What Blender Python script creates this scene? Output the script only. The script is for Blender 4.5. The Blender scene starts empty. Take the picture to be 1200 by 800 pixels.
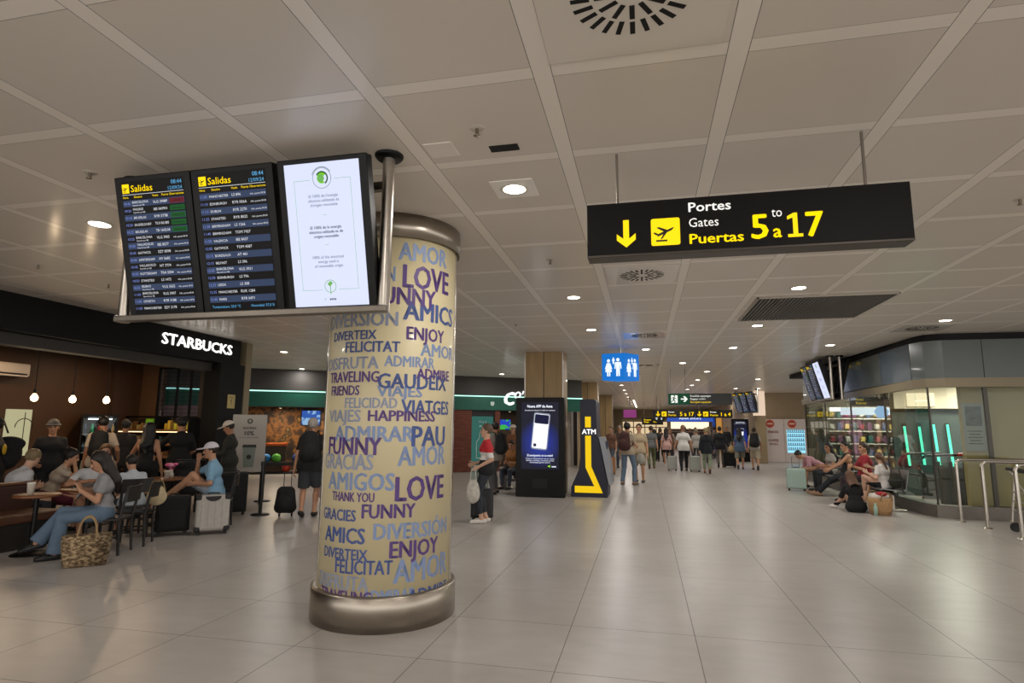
import bpy, bmesh, math, random
import numpy as np
from math import sin, cos, pi, radians as rad
from mathutils import Vector, Matrix

random.seed(7)
SC = bpy.context.scene
COL = SC.collection

# ------------------------------------------------------------------ camera, world, exposure
EYE = 1.653
YAW, PITCH, ROLL, FPX = 0.22201, 0.14527, 0.00726, 685.68
cd = bpy.data.cameras.new('camera'); cam = bpy.data.objects.new('camera', cd); COL.objects.link(cam)
cd.sensor_width = 36.0; cd.sensor_fit = 'HORIZONTAL'; cd.lens = FPX / 1200 * 36
cd.clip_start = 0.05; cd.clip_end = 400
_f = Vector((-sin(YAW) * cos(PITCH), cos(YAW) * cos(PITCH), sin(PITCH)))
_r = Vector((cos(YAW), sin(YAW), 0)); _u = _r.cross(_f)
_r2 = cos(ROLL) * _r + sin(ROLL) * _u; _u2 = -sin(ROLL) * _r + cos(ROLL) * _u
cam.matrix_world = Matrix(((_r2.x, _u2.x, -_f.x, 0), (_r2.y, _u2.y, -_f.y, 0), (_r2.z, _u2.z, -_f.z, EYE), (0, 0, 0, 1)))
SC.camera = cam
SC.view_settings.view_transform = 'Standard'; SC.view_settings.look = 'None'
SC.view_settings.gamma = 1.0; SC.view_settings.use_curve_mapping = False
SC.view_settings.exposure = 0.2
W = bpy.data.worlds.new('world'); SC.world = W; W.use_nodes = True
W.node_tree.nodes['Background'].inputs[0].default_value = (1.0, 0.96, 0.92, 1)
W.node_tree.nodes['Background'].inputs[1].default_value = 1.9
LAMP_W = 17.5          # each ceiling downlight
LAMP_COL = (1.0, 0.955, 0.90)
CEIL = 3.542

# ------------------------------------------------------------------ materials
def lin(h):
    if not isinstance(h, str): return tuple(h)
    h = h.lstrip('#'); o = []; h = ''.join(q * 2 for q in h) if len(h) == 3 else h
    for i in (0, 2, 4):
        c = int(h[i:i + 2], 16) / 255
        o.append(c / 12.92 if c <= .04045 else ((c + .055) / 1.055) ** 2.4)
    return tuple(o)
_M = {}
def mat(col, rough=.6, metal=0., emit=0., noise=0., scale=8., coat=0., spec=.5, stretch=None):
    key = (col, rough, metal, emit, noise, scale, coat, spec, stretch)
    if key in _M: return _M[key]
    c = lin(col)
    m = bpy.data.materials.new('mat_%d' % len(_M)); m.use_nodes = True
    nt = m.node_tree; b = nt.nodes['Principled BSDF']
    b.inputs['Base Color'].default_value = (*c, 1); b.inputs['Roughness'].default_value = rough
    b.inputs['Metallic'].default_value = metal; b.inputs['Specular IOR Level'].default_value = spec
    if coat: b.inputs['Coat Weight'].default_value = coat; b.inputs['Coat Roughness'].default_value = .06
    if emit:
        b.inputs['Emission Color'].default_value = (*c, 1); b.inputs['Emission Strength'].default_value = emit; b.inputs['Base Color'].default_value = (*[q * .12 for q in c], 1); b.inputs['Specular IOR Level'].default_value = .2
    if noise:
        tc = nt.nodes.new('ShaderNodeTexCoord'); n = nt.nodes.new('ShaderNodeTexNoise'); n.inputs['Scale'].default_value = scale
        n.inputs['Detail'].default_value = 4
        if stretch:
            mp = nt.nodes.new('ShaderNodeMapping'); mp.inputs['Scale'].default_value = stretch
            nt.links.new(tc.outputs['Object'], mp.inputs[0]); nt.links.new(mp.outputs[0], n.inputs['Vector'])
        else: nt.links.new(tc.outputs['Object'], n.inputs['Vector'])
        r = nt.nodes.new('ShaderNodeMapRange'); r.inputs['From Min'].default_value = .3; r.inputs['From Max'].default_value = .7
        r.inputs['To Min'].default_value = 1 - noise; r.inputs['To Max'].default_value = 1 + noise
        nt.links.new(n.outputs['Fac'], r.inputs['Value'])
        mx = nt.nodes.new('ShaderNodeVectorMath'); mx.operation = 'SCALE'; mx.inputs[0].default_value = c
        nt.links.new(r.outputs[0], mx.inputs['Scale']); nt.links.new(mx.outputs[0], b.inputs['Base Color'])
    _M[key] = m; return m
def steel(rough=.28, col='#b9b2a8'): return mat(col, rough, 1.0, noise=.06, scale=14.)
def glass_mat(name, tint=(.93, .97, .95), refl=.10):
    if name in _M: return _M[name]
    m = bpy.data.materials.new(name); m.use_nodes = True; nt = m.node_tree; nt.nodes.clear()
    o = nt.nodes.new('ShaderNodeOutputMaterial'); t = nt.nodes.new('ShaderNodeBsdfTransparent'); t.inputs[0].default_value = (*tint, 1)
    g = nt.nodes.new('ShaderNodeBsdfGlossy'); g.inputs['Roughness'].default_value = .02
    lw = nt.nodes.new('ShaderNodeFresnel'); lw.inputs['IOR'].default_value = 1.5
    ad = nt.nodes.new('ShaderNodeMath'); ad.operation = 'MULTIPLY_ADD'; ad.inputs[1].default_value = .30; ad.inputs[2].default_value = refl * .06; ad.use_clamp = True
    nt.links.new(lw.outputs[0], ad.inputs[0]); mx = nt.nodes.new('ShaderNodeMixShader')
    nt.links.new(ad.outputs[0], mx.inputs[0]); nt.links.new(t.outputs[0], mx.inputs[1]); nt.links.new(g.outputs[0], mx.inputs[2])
    nt.links.new(mx.outputs[0], o.inputs[0]); _M[name] = m; return m

# ------------------------------------------------------------------ mesh building
class MB:
    def __init__(s): s.v = []; s.f = []; s.m = []; s.sm = []
    def add(s, vs, fs, mi=0, smooth=False, M=None):
        o = len(s.v)
        for p in vs:
            p = Vector(p)
            if M is not None: p = M @ p
            s.v.append((p.x, p.y, p.z))
        for f in fs: s.f.append([i + o for i in f]); s.m.append(mi); s.sm.append(smooth)
        return s
    def box(s, c, d, b=0., mi=0, M=None, rz=0.):
        hx, hy, hz = d[0] / 2, d[1] / 2, d[2] / 2
        T = Matrix.Translation(Vector(c)) @ Matrix.Rotation(rz, 4, 'Z')
        if M is not None: T = M @ T
        b = min(b, hx * .49, hy * .49, hz * .49)
        if b <= 0:
            vs = [(x, y, z) for x in (-hx, hx) for y in (-hy, hy) for z in (-hz, hz)]
            return s.add(vs, [(0, 1, 3, 2), (4, 6, 7, 5), (0, 4, 5, 1), (2, 3, 7, 6), (0, 2, 6, 4), (1, 5, 7, 3)], mi, False, T)
        bm = bmesh.new(); bmesh.ops.create_cube(bm, size=1.)
        for v in bm.verts: v.co = Vector((v.co.x * hx * 2, v.co.y * hy * 2, v.co.z * hz * 2))
        bmesh.ops.bevel(bm, geom=bm.edges[:], offset=b, segments=2 if b < .03 else 4, profile=.5, affect='EDGES')
        bm.verts.index_update()
        s.add([v.co.copy() for v in bm.verts], [[v.index for v in f.verts] for f in bm.faces], mi, False, T); bm.free(); return s
    def tube(s, pts, r, n=10, mi=0, cap=True, M=None):
        pts = [Vector(p) for p in pts]; vs = []; fs = []
        rs = r if isinstance(r, (list, tuple)) else [r] * len(pts)
        up = None
        for i, p in enumerate(pts):
            d = (pts[min(i + 1, len(pts) - 1)] - pts[max(i - 1, 0)]).normalized()
            if up is None: up = Vector((0, 0, 1)) if abs(d.z) < .9 else Vector((1, 0, 0))
            a = d.cross(up).normalized(); up = a.cross(d).normalized()
            for k in range(n):
                t = 2 * pi * k / n; vs.append(p + (a * cos(t) + up * sin(t)) * rs[i])
        for i in range(len(pts) - 1):
            for k in range(n):
                k2 = (k + 1) % n; fs.append((i * n + k, i * n + k2, (i + 1) * n + k2, (i + 1) * n + k))
        s.add(vs, fs, mi, True, M)
        if cap:
            L = len(pts) - 1
            s.add(vs[:n], [tuple(range(n))], mi, False, M); s.add(vs[L * n:], [tuple(reversed(range(n)))], mi, False, M)
        return s
    def lathe(s, prof, c=(0, 0, 0), n=24, mi=0, M=None, smooth=True):
        vs = []; fs = []
        for (r, z) in prof:
            for k in range(n):
                t = 2 * pi * k / n; vs.append((c[0] + r * cos(t), c[1] + r * sin(t), c[2] + z))
        for i in range(len(prof) - 1):
            for k in range(n):
                k2 = (k + 1) % n; fs.append((i * n + k, i * n + k2, (i + 1) * n + k2, (i + 1) * n + k))
        return s.add(vs, fs, mi, smooth, M)
    def prism(s, poly, O, X, Y, depth, mi=0):
        """polygon in the plane (O; X, Y), thickened by depth along X x Y"""
        O = Vector(O); X = Vector(X).normalized(); Y = Vector(Y).normalized(); N = X.cross(Y)
        n = len(poly); a = [O + X * p[0] + Y * p[1] for p in poly]; b = [p + N * depth for p in a]
        return s.add(a + b, [tuple(reversed(range(n))), tuple(range(n, 2 * n))] + [(i, (i + 1) % n, n + (i + 1) % n, n + i) for i in range(n)], mi)
    def build(s, name, mats, parent=None, loc=None):
        me = bpy.data.meshes.new(name); me.from_pydata(s.v, [], s.f)
        if not isinstance(mats, (list, tuple)): mats = [mats]
        for m in mats: me.materials.append(m)
        me.polygons.foreach_set('material_index', s.m); me.polygons.foreach_set('use_smooth', s.sm)
        me.update(); o = bpy.data.objects.new(name, me); COL.objects.link(o)
        if parent is not None: o.parent = parent
        if loc is not None: o.location = loc
        return o
def tag(o, label=None, cat=None, group=None, kind=None):
    if label: o['label'] = label
    if cat: o['category'] = cat
    if group: o['group'] = group
    if kind: o['kind'] = kind
    return o
def thing(name, label, cat, loc=(0, 0, 0), rz=0., group=None):
    o = bpy.data.objects.new(name, None); COL.objects.link(o); o.location = loc; o.rotation_euler = (0, 0, rz)
    o.empty_display_size = .1
    return tag(o, label, cat, group)
def dup(root, label, loc, rz=None, group=None):
    def cp(o, par):
        c = o.copy(); COL.objects.link(c)
        if par is not None: c.parent = par
        for ch in o.children: cp(ch, c)
        return c
    r = cp(root, None); r.location = loc; r['label'] = label
    if rz is not None: r.rotation_euler = (0, 0, rz)
    if group: r['group'] = group
    return r
def struct(name, mb, m, label=None): return tag(mb.build(name, m), label, None, None, 'structure')
def rrect(w, h, r, n=5):
    o = []
    for cx, cy, a0 in ((w / 2 - r, h / 2 - r, 0), (-w / 2 + r, h / 2 - r, 90), (-w / 2 + r, -h / 2 + r, 180), (w / 2 - r, -h / 2 + r, 270)):
        for k in range(n + 1):
            a = rad(a0 + 90 * k / n); o.append((cx + r * cos(a), cy + r * sin(a)))
    return o

# ------------------------------------------------------------------ lettering
_T = {}
def text_raw(s, bold=0., shear=0.):
    k = (s, bold, shear)
    if k in _T: return _T[k]
    c = bpy.data.curves.new('text', 'FONT'); c.body = s; c.size = 1.; c.resolution_u = 2; c.shear = shear
    o = bpy.data.objects.new('text', c)
    me = bpy.data.meshes.new_from_object(o)
    v = np.array([tuple(p.co)[:2] for p in me.vertices]).reshape(-1, 2); f = [tuple(p.vertices) for p in me.polygons]
    bpy.data.objects.remove(o); bpy.data.curves.remove(c); bpy.data.meshes.remove(me)
    if bold and len(v):
        n = len(v); off = [(-bold, 0), (bold, 0), (0, bold * .6), (0, -bold * .6), (0, 0)]
        v = np.concatenate([v + np.array(q) for q in off]); f = [tuple(i + n * j for i in q) for j in range(5) for q in f]
    _T[k] = (v, f); return _T[k]
CAPH = text_raw('H')[0][:, 1].max()
def text(mb, s, O, X, Y, h, mi=0, width=None, align='l', bold=0., shear=0., lift=0., stretch=1.):
    """letters lying in the plane (O; X, Y): cap height h, baseline at O"""
    v, f = text_raw(s, bold, shear)
    if len(v) == 0: return mb
    O = Vector(O); X = Vector(X).normalized(); Y = Vector(Y).normalized(); N = X.cross(Y)
    k = h / CAPH; x0, x1 = v[:, 0].min(), v[:, 0].max()
    kx = width / (x1 - x0) if width else k * stretch
    w = (x1 - x0) * kx; off = {'l': 0, 'c': -w / 2, 'r': -w}[align]
    return mb.add([O + X * ((p[0] - x0) * kx + off) + Y * (p[1] * k) + N * lift for p in v], f, mi)
# ------------------------------------------------------------------ figures: smooth-blended limbs turned into one mesh
V3 = lambda *a: np.array(a, float)
def unit(v): v = np.asarray(v, float); return v / (np.linalg.norm(v) + 1e-12)
class Field:
    def __init__(s, lo, hi, vox):
        s.vox = vox; s.lo = np.array(lo, float) - 3 * vox
        s.n = np.ceil((np.array(hi, float) + 3 * vox - s.lo) / vox).astype(int) + 1
        s.ax = [s.lo[i] + vox * np.arange(s.n[i]) for i in range(3)]
        s.D = np.full(tuple(s.n), 1.0, np.float32)
    def sub(s, lo, hi):
        sl = []
        for i in range(3):
            a = int(max(0, math.floor((lo[i] - s.lo[i]) / s.vox))); b = int(min(s.n[i], math.ceil((hi[i] - s.lo[i]) / s.vox) + 1))
            if b <= a: return None, None
            sl.append(slice(a, b))
        sl = tuple(sl)
        return sl, (s.ax[0][sl[0]][:, None, None], s.ax[1][sl[1]][None, :, None], s.ax[2][sl[2]][None, None, :])
    def join(s, sl, d, k):
        a = s.D[sl]
        if k > 0:
            h = np.clip(.5 + .5 * (a - d) / k, 0, 1); s.D[sl] = a + (d - a) * h - k * h * (1 - h)
        else: s.D[sl] = np.minimum(a, d)
    def cap(s, a, b, ra, rb=None, k=.03, cut=None):
        rb = ra if rb is None else rb; a = np.asarray(a, float); b = np.asarray(b, float); m = max(ra, rb) + k + 2 * s.vox
        sl, g = s.sub(np.minimum(a, b) - m, np.maximum(a, b) + m)
        if sl is None: return s
        ab = b - a; L = ab @ ab + 1e-9
        t = np.clip(((g[0] - a[0]) * ab[0] + (g[1] - a[1]) * ab[1] + (g[2] - a[2]) * ab[2]) / L, 0, 1)
        d = np.sqrt((g[0] - a[0] - t * ab[0]) ** 2 + (g[1] - a[1] - t * ab[1]) ** 2 + (g[2] - a[2] - t * ab[2]) ** 2) - (ra + (rb - ra) * t)
        for (o, n) in (cut or []): d = np.maximum(d, (g[0] - o[0]) * n[0] + (g[1] - o[1]) * n[1] + (g[2] - o[2]) * n[2])
        s.join(sl, d, k); return s
    def ell(s, c, r, R=None, k=.02, op='u', cut=None):
        c = np.asarray(c, float); r = np.asarray(r, float); R = np.eye(3) if R is None else R; m = r.max() + k + 2 * s.vox
        sl, g = s.sub(c - m, c + m)
        if sl is None: return s
        x = g[0] - c[0]; y = g[1] - c[1]; z = g[2] - c[2]
        q = [(x * R[0, i] + y * R[1, i] + z * R[2, i]) / r[i] for i in range(3)]
        k0 = np.sqrt(q[0] ** 2 + q[1] ** 2 + q[2] ** 2); k1 = np.sqrt((q[0] / r[0]) ** 2 + (q[1] / r[1]) ** 2 + (q[2] / r[2]) ** 2) + 1e-9
        d = k0 * (k0 - 1) / k1
        for (o, n) in (cut or []): d = np.maximum(d, (g[0] - o[0]) * n[0] + (g[1] - o[1]) * n[1] + (g[2] - o[2]) * n[2])
        if op == 'u': s.join(sl, d, k)
        else: s.D[sl] = np.maximum(s.D[sl], -d)
        return s
    def clip(s, o, n):
        sl, g = s.sub(s.lo, s.lo + s.vox * s.n)
        s.D = np.maximum(s.D, ((g[0] - o[0]) * n[0] + (g[1] - o[1]) * n[1] + (g[2] - o[2]) * n[2]).astype(np.float32)); return s
    def mesh(s):
        D = s.D; I = D < 0
        c = np.zeros(tuple(s.n - 1), np.int8)
        for i in (0, 1):
            for j in (0, 1):
                for k in (0, 1): c += I[i:s.n[0] - 1 + i, j:s.n[1] - 1 + j, k:s.n[2] - 1 + k]
        cells = np.argwhere((c > 0) & (c < 8))
        if len(cells) == 0: return np.zeros((0, 3)), []
        idx = np.full(tuple(s.n - 1), -1, int); idx[tuple(cells.T)] = np.arange(len(cells))
        acc = np.zeros((len(cells), 3)); cnt = np.zeros(len(cells))
        cor = [(i, j, k) for i in (0, 1) for j in (0, 1) for k in (0, 1)]
        val = {o: D[cells[:, 0] + o[0], cells[:, 1] + o[1], cells[:, 2] + o[2]] for o in cor}
        for a in cor:
            for ax in range(3):
                if a[ax]: continue
                b = list(a); b[ax] = 1; b = tuple(b); va, vb = val[a], val[b]
                m = (va < 0) != (vb < 0); t = np.where(m, va / np.where(m, va - vb, 1), 0)
                p = np.tile(np.array(a, float), (len(cells), 1)); p[:, ax] = t
                acc[m] += p[m]; cnt[m] += 1
        V = s.lo + s.vox * (cells + acc / cnt[:, None])
        F = []
        for ax in range(3):
            A = np.moveaxis(I, ax, 0); m = A[:-1] != A[1:]
            e = np.argwhere(m); inside = A[:-1][m]
            u, v = [(1, 2), (2, 0), (0, 1)][ax]
            o = np.empty_like(e); oth = [q for q in range(3) if q != ax]
            o[:, ax] = e[:, 0]; o[:, oth[0]] = e[:, 1]; o[:, oth[1]] = e[:, 2]
            ok = (o[:, u] > 0) & (o[:, v] > 0) & (o[:, u] < s.n[u] - 1) & (o[:, v] < s.n[v] - 1); o = o[ok]; ins = inside[ok]
            def gi(du, dv):
                q = o.copy(); q[:, u] += du; q[:, v] += dv; return idx[tuple(q.T)]
            q = np.stack([gi(-1, -1), gi(0, -1), gi(0, 0), gi(-1, 0)], 1)
            q[~ins] = q[~ins][:, ::-1]
            F.append(q)
        return V, np.concatenate(F)
def field_of(pts, m, vox):
    p = np.array(pts, float); return Field(p.min(0) - m, p.max(0) + m, vox)
def put(mb, VF, mi=0, pick=None):
    V, F = VF
    o = len(mb.v); mb.v.extend(map(tuple, V.tolist() if len(V) else []))
    for f in (F.tolist() if len(V) else []):
        mb.f.append([i + o for i in f]); mb.sm.append(True)
        mb.m.append(mi if pick is None else pick((V[f[0]] + V[f[2]]) / 2))
    return mb
def rotm(ax, a):
    c, s = cos(a), sin(a)
    return {'x': np.array([[1, 0, 0], [0, c, -s], [0, s, c]]), 'y': np.array([[c, 0, s], [0, 1, 0], [-s, 0, c]]), 'z': np.array([[c, -s, 0], [s, c, 0], [0, 0, 1]])}[ax]
def axis_rot(v, ax, a):
    ax = unit(ax); return v * cos(a) + np.cross(ax, v) * sin(a) + ax * (ax @ v) * (1 - cos(a))
def ik(a, t, l1, l2, pole):
    d = t - a; L = min(np.linalg.norm(d), (l1 + l2) * .995); d = unit(d); t = a + d * L
    x = (l1 * l1 - l2 * l2 + L * L) / (2 * L); h = math.sqrt(max(l1 * l1 - x * x, 0)); p = np.asarray(pole, float); p = unit(p - d * (p @ d))
    return a + d * x + p * h, t

STAND = dict(zp=.93, fr=(.10, .0, 0, 0), fl=(-.10, .02, 0, 0), hr=(.25, .04, .83), hl=(-.25, .04, .83))
WALK = dict(zp=.91, fr=(.09, .24, 0, 12), fl=(-.09, -.30, 0, -38), hr=(.25, -.14, .84), hl=(-.25, .20, .86), lean=4)
WALK2 = dict(zp=.91, fr=(.09, -.30, 0, -38), fl=(-.09, .24, 0, 12), hr=(.25, .20, .86), hl=(-.25, -.14, .84), lean=4)
SIT = dict(zp=.55, fr=(.11, .44, 0, 0), fl=(-.11, .42, 0, 0), hr=(.12, .30, .70), hl=(-.12, .30, .70), lean=0)
def P_(base, **k): d = dict(base); d.update(k); return d

SKIN = {'fair': '#c99f86', 'tan': '#a97a5c', 'mid': '#b98a6c', 'deep': '#6e4a36'}
def person(label, loc, face, pose, skin='mid', hair='short', hairc='#1c1410', top=None, low=None, shoes='#1a1a1a', H=1.72, fem=False,
           fat=1., vox=.016, hat=None, group=None, head=(0, 0), beard=None, curl=(.45, .45)):
    """top = (colour, sleeve 0..1, hem below the hips[, bands]); low = (kind, colour, length 0..1, flare)"""
    k_ = H / 1.72; t = thing('person', label, 'person', loc, rad(face - 90), group)
    g = lambda n, d: pose.get(n, d)
    zp = g('zp', .93); Tz = rotm('z', rad(g('twist', 0))); T = Tz @ rotm('y', rad(g('side', 0))) @ rotm('x', rad(-g('lean', 0)))
    rt, fw, up = T[:, 0], T[:, 1], T[:, 2]; P = V3(0, g('yp', 0), zp); bend = g('bend', 0)
    T2 = T @ rotm('x', rad(-bend)); up2, fw2 = T2[:, 2], T2[:, 1]
    waist = P + up * .15; chest = waist + up2 * .19; neckb = chest + up2 * .165
    sw = .140 if fem else .162
    sh = {1: chest + up2 * .100 + rt * sw, -1: chest + up2 * .100 - rt * sw}
    Hd = T2 @ rotm('x', rad(g('lean', 0) * .7 + bend * .7)) @ rotm('z', rad(head[0])) @ rotm('x', rad(-head[1]))
    hc = neckb + up2 * .062 + Hd @ V3(0, .018, .105)
    hw = .095 if fem else .088
    hip = {1: P + Tz @ V3(hw, 0, -.02), -1: P + Tz @ V3(-hw, 0, -.02)}
    el, wr, kn, an, ft = {}, {}, {}, {}, {}
    for q, hn, fn in ((1, 'hr', 'fr'), (-1, 'hl', 'fl')):
        hp = V3(*g(hn, (.25 * q, .04, .83)))
        el[q], wr[q] = ik(sh[q], hp, .285, .255, g('pe' + hn[1], (.35 * q, -.8, -.35)))
        f = g(fn, (.1 * q, 0, 0, 0)); pit = rad(f[3]); yaw = rad(f[2]); base = f[4] if len(f) > 4 else 0.
        fd = np.array([-sin(yaw) * cos(pit), cos(yaw) * cos(pit), sin(pit)]); fu = np.array([sin(yaw) * sin(pit), -cos(yaw) * sin(pit), cos(pit)])
        a = V3(f[0], f[1], .085 + base + (abs(sin(pit)) * .15 if pit < 0 else abs(sin(pit)) * .05))
        kn[q], an[q] = ik(hip[q], a, .435, .425, g('pk' + hn[1], (.12 * q, 1, .15)))
        ft[q] = (fd, fu)
    S = lambda p: np.asarray(p) * k_
    A = [P, neckb, hc + V3(0, 0, .1), hc - V3(0, 0, .0)] + list(sh.values()) + list(el.values()) + list(wr.values()) + list(kn.values()) + list(an.values())
    # ---- body
    F = field_of(A, .17, vox)
    def trunk(F, o, k=.05):
        w = fat
        F.cap(hip[1], hip[-1], .098 * w + o, None, k)
        F.cap(P + up * .03 - rt * .05, P + up * .03 + rt * .05, .102 * w + o, None, k)
        F.cap(waist - rt * .05, waist + rt * .05, (.088 if fem else .100) * w + o, None, k)
        if fat > 1.1: F.ell(waist + fw * .06 * fat, V3(.13, .11, .14) * fat + o, T, k)
        F.cap(chest - rt * .07, chest + rt * .07, (.098 if fem else .112) * min(w, 1.12) + o, None, k)
        if fem:
            for q in (1, -1): F.ell(chest + rt * .065 * q + fw2 * .075 - up2 * .01, V3(.055, .05, .055) + o, T2, .03)
        F.cap(sh[1] - rt * .03, sh[-1] + rt * .03, .044 + o, None, k)
        F.cap(chest, neckb, .10 + o, .055 + o, k)
        F.cap(P - fw * .035 - rt * .045, P - fw * .035 + rt * .045, .094 * w + o, None, k)
    trunk(F, 0)
    F.cap(neckb - up2 * .02, hc - Hd[:, 1] * .012, .054, .05, .02)
    for q in (1, -1):
        F.cap(sh[q], el[q], .047, .037, .03); F.cap(el[q], wr[q], .039, .026, .015)
        F.cap(hip[q], kn[q], .088 * (fat ** .5), .054, .04)
        F.cap(kn[q], an[q], .054, .036, .02); m = kn[q] + (an[q] - kn[q]) * .3; fd, fu = ft[q]
        F.cap(m - fd * .018, kn[q] + (an[q] - kn[q]) * .55 - fd * .012, .052, .042, .02)
        F.cap(an[q] - fd * .045 - fu * .045, an[q] + fd * .12 - fu * .05, .036, .032, .02); F.cap(an[q] + fd * .12 - fu * .052, an[q] + fd * .18 - fu * .058, .032, .022, .015)
        F.cap(an[q], an[q] - fu * .03, .036, .038, .02)
    mb = MB(); V, Fc = F.mesh(); put(mb, (S(V), Fc))
    # ---- head, finer
    hv = min(vox, .0085); HF = Field(hc - .17, hc + .17, hv); hl = lambda x, y, z: hc + Hd @ V3(x, y, z)
    HF.ell(hl(0, -.012, .03), V3(.076, .093, .092), Hd, .01); HF.ell(hl(0, .022, -.035), V3(.058, .062, .078), Hd, .04)
    HF.cap(hl(0, .055, -.093), hl(0, .062, -.093), .024, None, .03)
    for q in (1, -1):
        HF.ell(hl(.031 * q, .092, .008), V3(.019, .016, .012), Hd, op='s')
        HF.ell(hl(.031 * q, .070, .006), V3(.014, .014, .0125), Hd, .002)
        HF.ell(hl(.078 * q, -.008, -.008), V3(.010, .021, .032), Hd, .006)
        HF.cap(hl(.015 * q, .086, .027), hl(.046 * q, .076, .027), .007, None, .012)
    HF.cap(hl(0, .086, .015), hl(0, .106, -.025), .008, .013, .012); HF.cap(hl(-.013, .094, -.03), hl(.013, .094, -.03), .009, None, .008)
    HF.cap(hl(-.02, .082, -.056), hl(.02, .082, -.056), .008, None, .006); HF.cap(hl(-.016, .080, -.068), hl(.016, .080, -.068), .009, None, .006)
    HF.cap(hl(0, -.02, -.05), hc - (hc - neckb) * .7, .052, .052, .02)
    def pickh(p):
        q = Hd.T @ (p / k_ - hc)
        if abs(abs(q[0]) - .031) < .014 and abs(q[2] - .006) < .0075 and q[1] > .068: return 1
        if abs(q[0]) < .019 and -.071 < q[2] < -.053 and q[1] > .074: return 2
        if beard and q[2] < -.03 and q[1] > -.01 and not (abs(q[0]) < .02 and q[2] > -.075 and q[2] < -.05): return 3
        if abs(abs(q[0]) - .031) < .019 and .022 < q[2] < .034 and q[1] > .06: return 3
        return 0
    V, Fc = HF.mesh(); put(mb, (S(V), Fc), 0, pickh)
    # ---- hands
    hv = .0062 if vox < .02 else .008
    for q, hn, cu in ((1, 'r', curl[0]), (-1, 'l', curl[1])):
        d = unit(g('dir' + hn, unit(wr[q] - el[q]))); n = V3(*g('pal' + hn, (-q, 0, 0))); n = n - d * (n @ d)
        if np.linalg.norm(n) < .2: n = V3(0, 0, -1) - d * (-d[2])
        n = unit(n); th = np.cross(d, n) * (1 if q == 1 else -1)
        w0 = wr[q]; pts = [w0, w0 + d * .18]; G_ = Field(w0 + d * .09 - .14, w0 + d * .09 + .14, hv)
        G_.cap(w0 - d * .02, w0 + d * .01, .025, .024, .01)
        for i, (lat, ln, off) in enumerate(((.028, .072, .088), (.009, .080, .092), (-.010, .074, .088), (-.028, .058, .080))):
            kk = w0 + d * off + th * lat; G_.cap(w0 + d * .01 + th * lat * .55, kk, .0155, .0105, .012)
            a = kk; ang = 0.; dd = unit(d + th * lat * 1.5)
            for sg, fr, r0, r1 in ((.45, .7, .0092, .0088), (.31, 1., .0088, .0082), (.24, .8, .0082, .0068)):
                ang = cu * fr; dd = unit(dd * cos(ang) + unit(np.cross(np.cross(dd, n), dd)) * sin(ang)); n_ = None
                b = a + dd * ln * sg; G_.cap(a, b, r0, r1, .002); a = b
                n = n
        a = w0 + d * .028 + th * .022; td = unit(d * .72 + th * .62 + n * .30); b = a + td * .042; G_.cap(a, b, .0145, .011, .012)
        td = unit(td + d * .35 + n * .35 * cu); c = b + td * .030; G_.cap(b, c, .0105, .0095, .003); td = unit(td + d * .2 + n * .5 * cu); G_.cap(c, c + td * .024, .0095, .007, .003)
        V, Fc = G_.mesh(); put(mb, (S(V), Fc))
    mb.build('body', [mat(SKIN.get(skin, skin), .55), mat('#15110e', .2), mat('#8a4a40', .5), mat(beard or hairc, .7)], t)
    # ---- top
    if top:
        c, sl, hem = top[:3]; bands = top[3] if len(top) > 3 else None
        F = field_of([P - V3(0, 0, .2), neckb] + list(sh.values()) + list(el.values()) + list(wr.values()), .2, vox)
        trunk(F, .011)
        if hem > .02:
            F.cap(hip[1], hip[-1], .118 * fat, None, .05); F.cap(P + up * .04 - rt * .05, P + up * .04 + rt * .05, .122 * fat, None, .05); F.cap(P - fw * .035 - rt * .045, P - fw * .035 + rt * .045, .114 * fat, None, .05)
        if hem > .1:
            F.cap(P - Tz @ V3(.07, 0, hem - .05), P + Tz @ V3(.07, 0, 0) - V3(0, 0, hem - .05), .125 * fat + .014, None, .05)
        F.clip(P - up * hem, -up); F.clip(neckb + up2 * .012 + fw2 * .02, unit(up2 + fw2 * .35))
        for q in (1, -1):
            if sl <= 0.02:
                continue
            a, b = sh[q], el[q]
            if sl <= .5:
                e = a + (b - a) * (sl / .5); F.cap(a, e + unit(b - a) * .05, .054, .056, .03, [(e, unit(b - a))])
            else:
                F.cap(a, b, .054, .048, .03); e = b + (wr[q] - b) * ((sl - .5) / .5); F.cap(b, e + unit(wr[q] - b) * .05, .048, .037, .02, [(e, unit(wr[q] - b))])
        if sl <= .02:
            for q in (1, -1): F.clip(sh[q] - rt * q * .02, rt * q)
        mb = MB(); cols = [c] + ([x[1] for x in bands] if bands else [])
        def pickb(p):
            z = (p / k_ - P) @ up
            for i, (zz, _c) in enumerate(bands):
                if z < zz: return i + 1
            return 0
        V, Fc = F.mesh(); put(mb, (S(V), Fc), 0, pickb if bands else None)
        mb.build('shirt' if sl <= .5 else 'jacket', [mat(x, .85, noise=.06, scale=30.) for x in cols], t)
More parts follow.
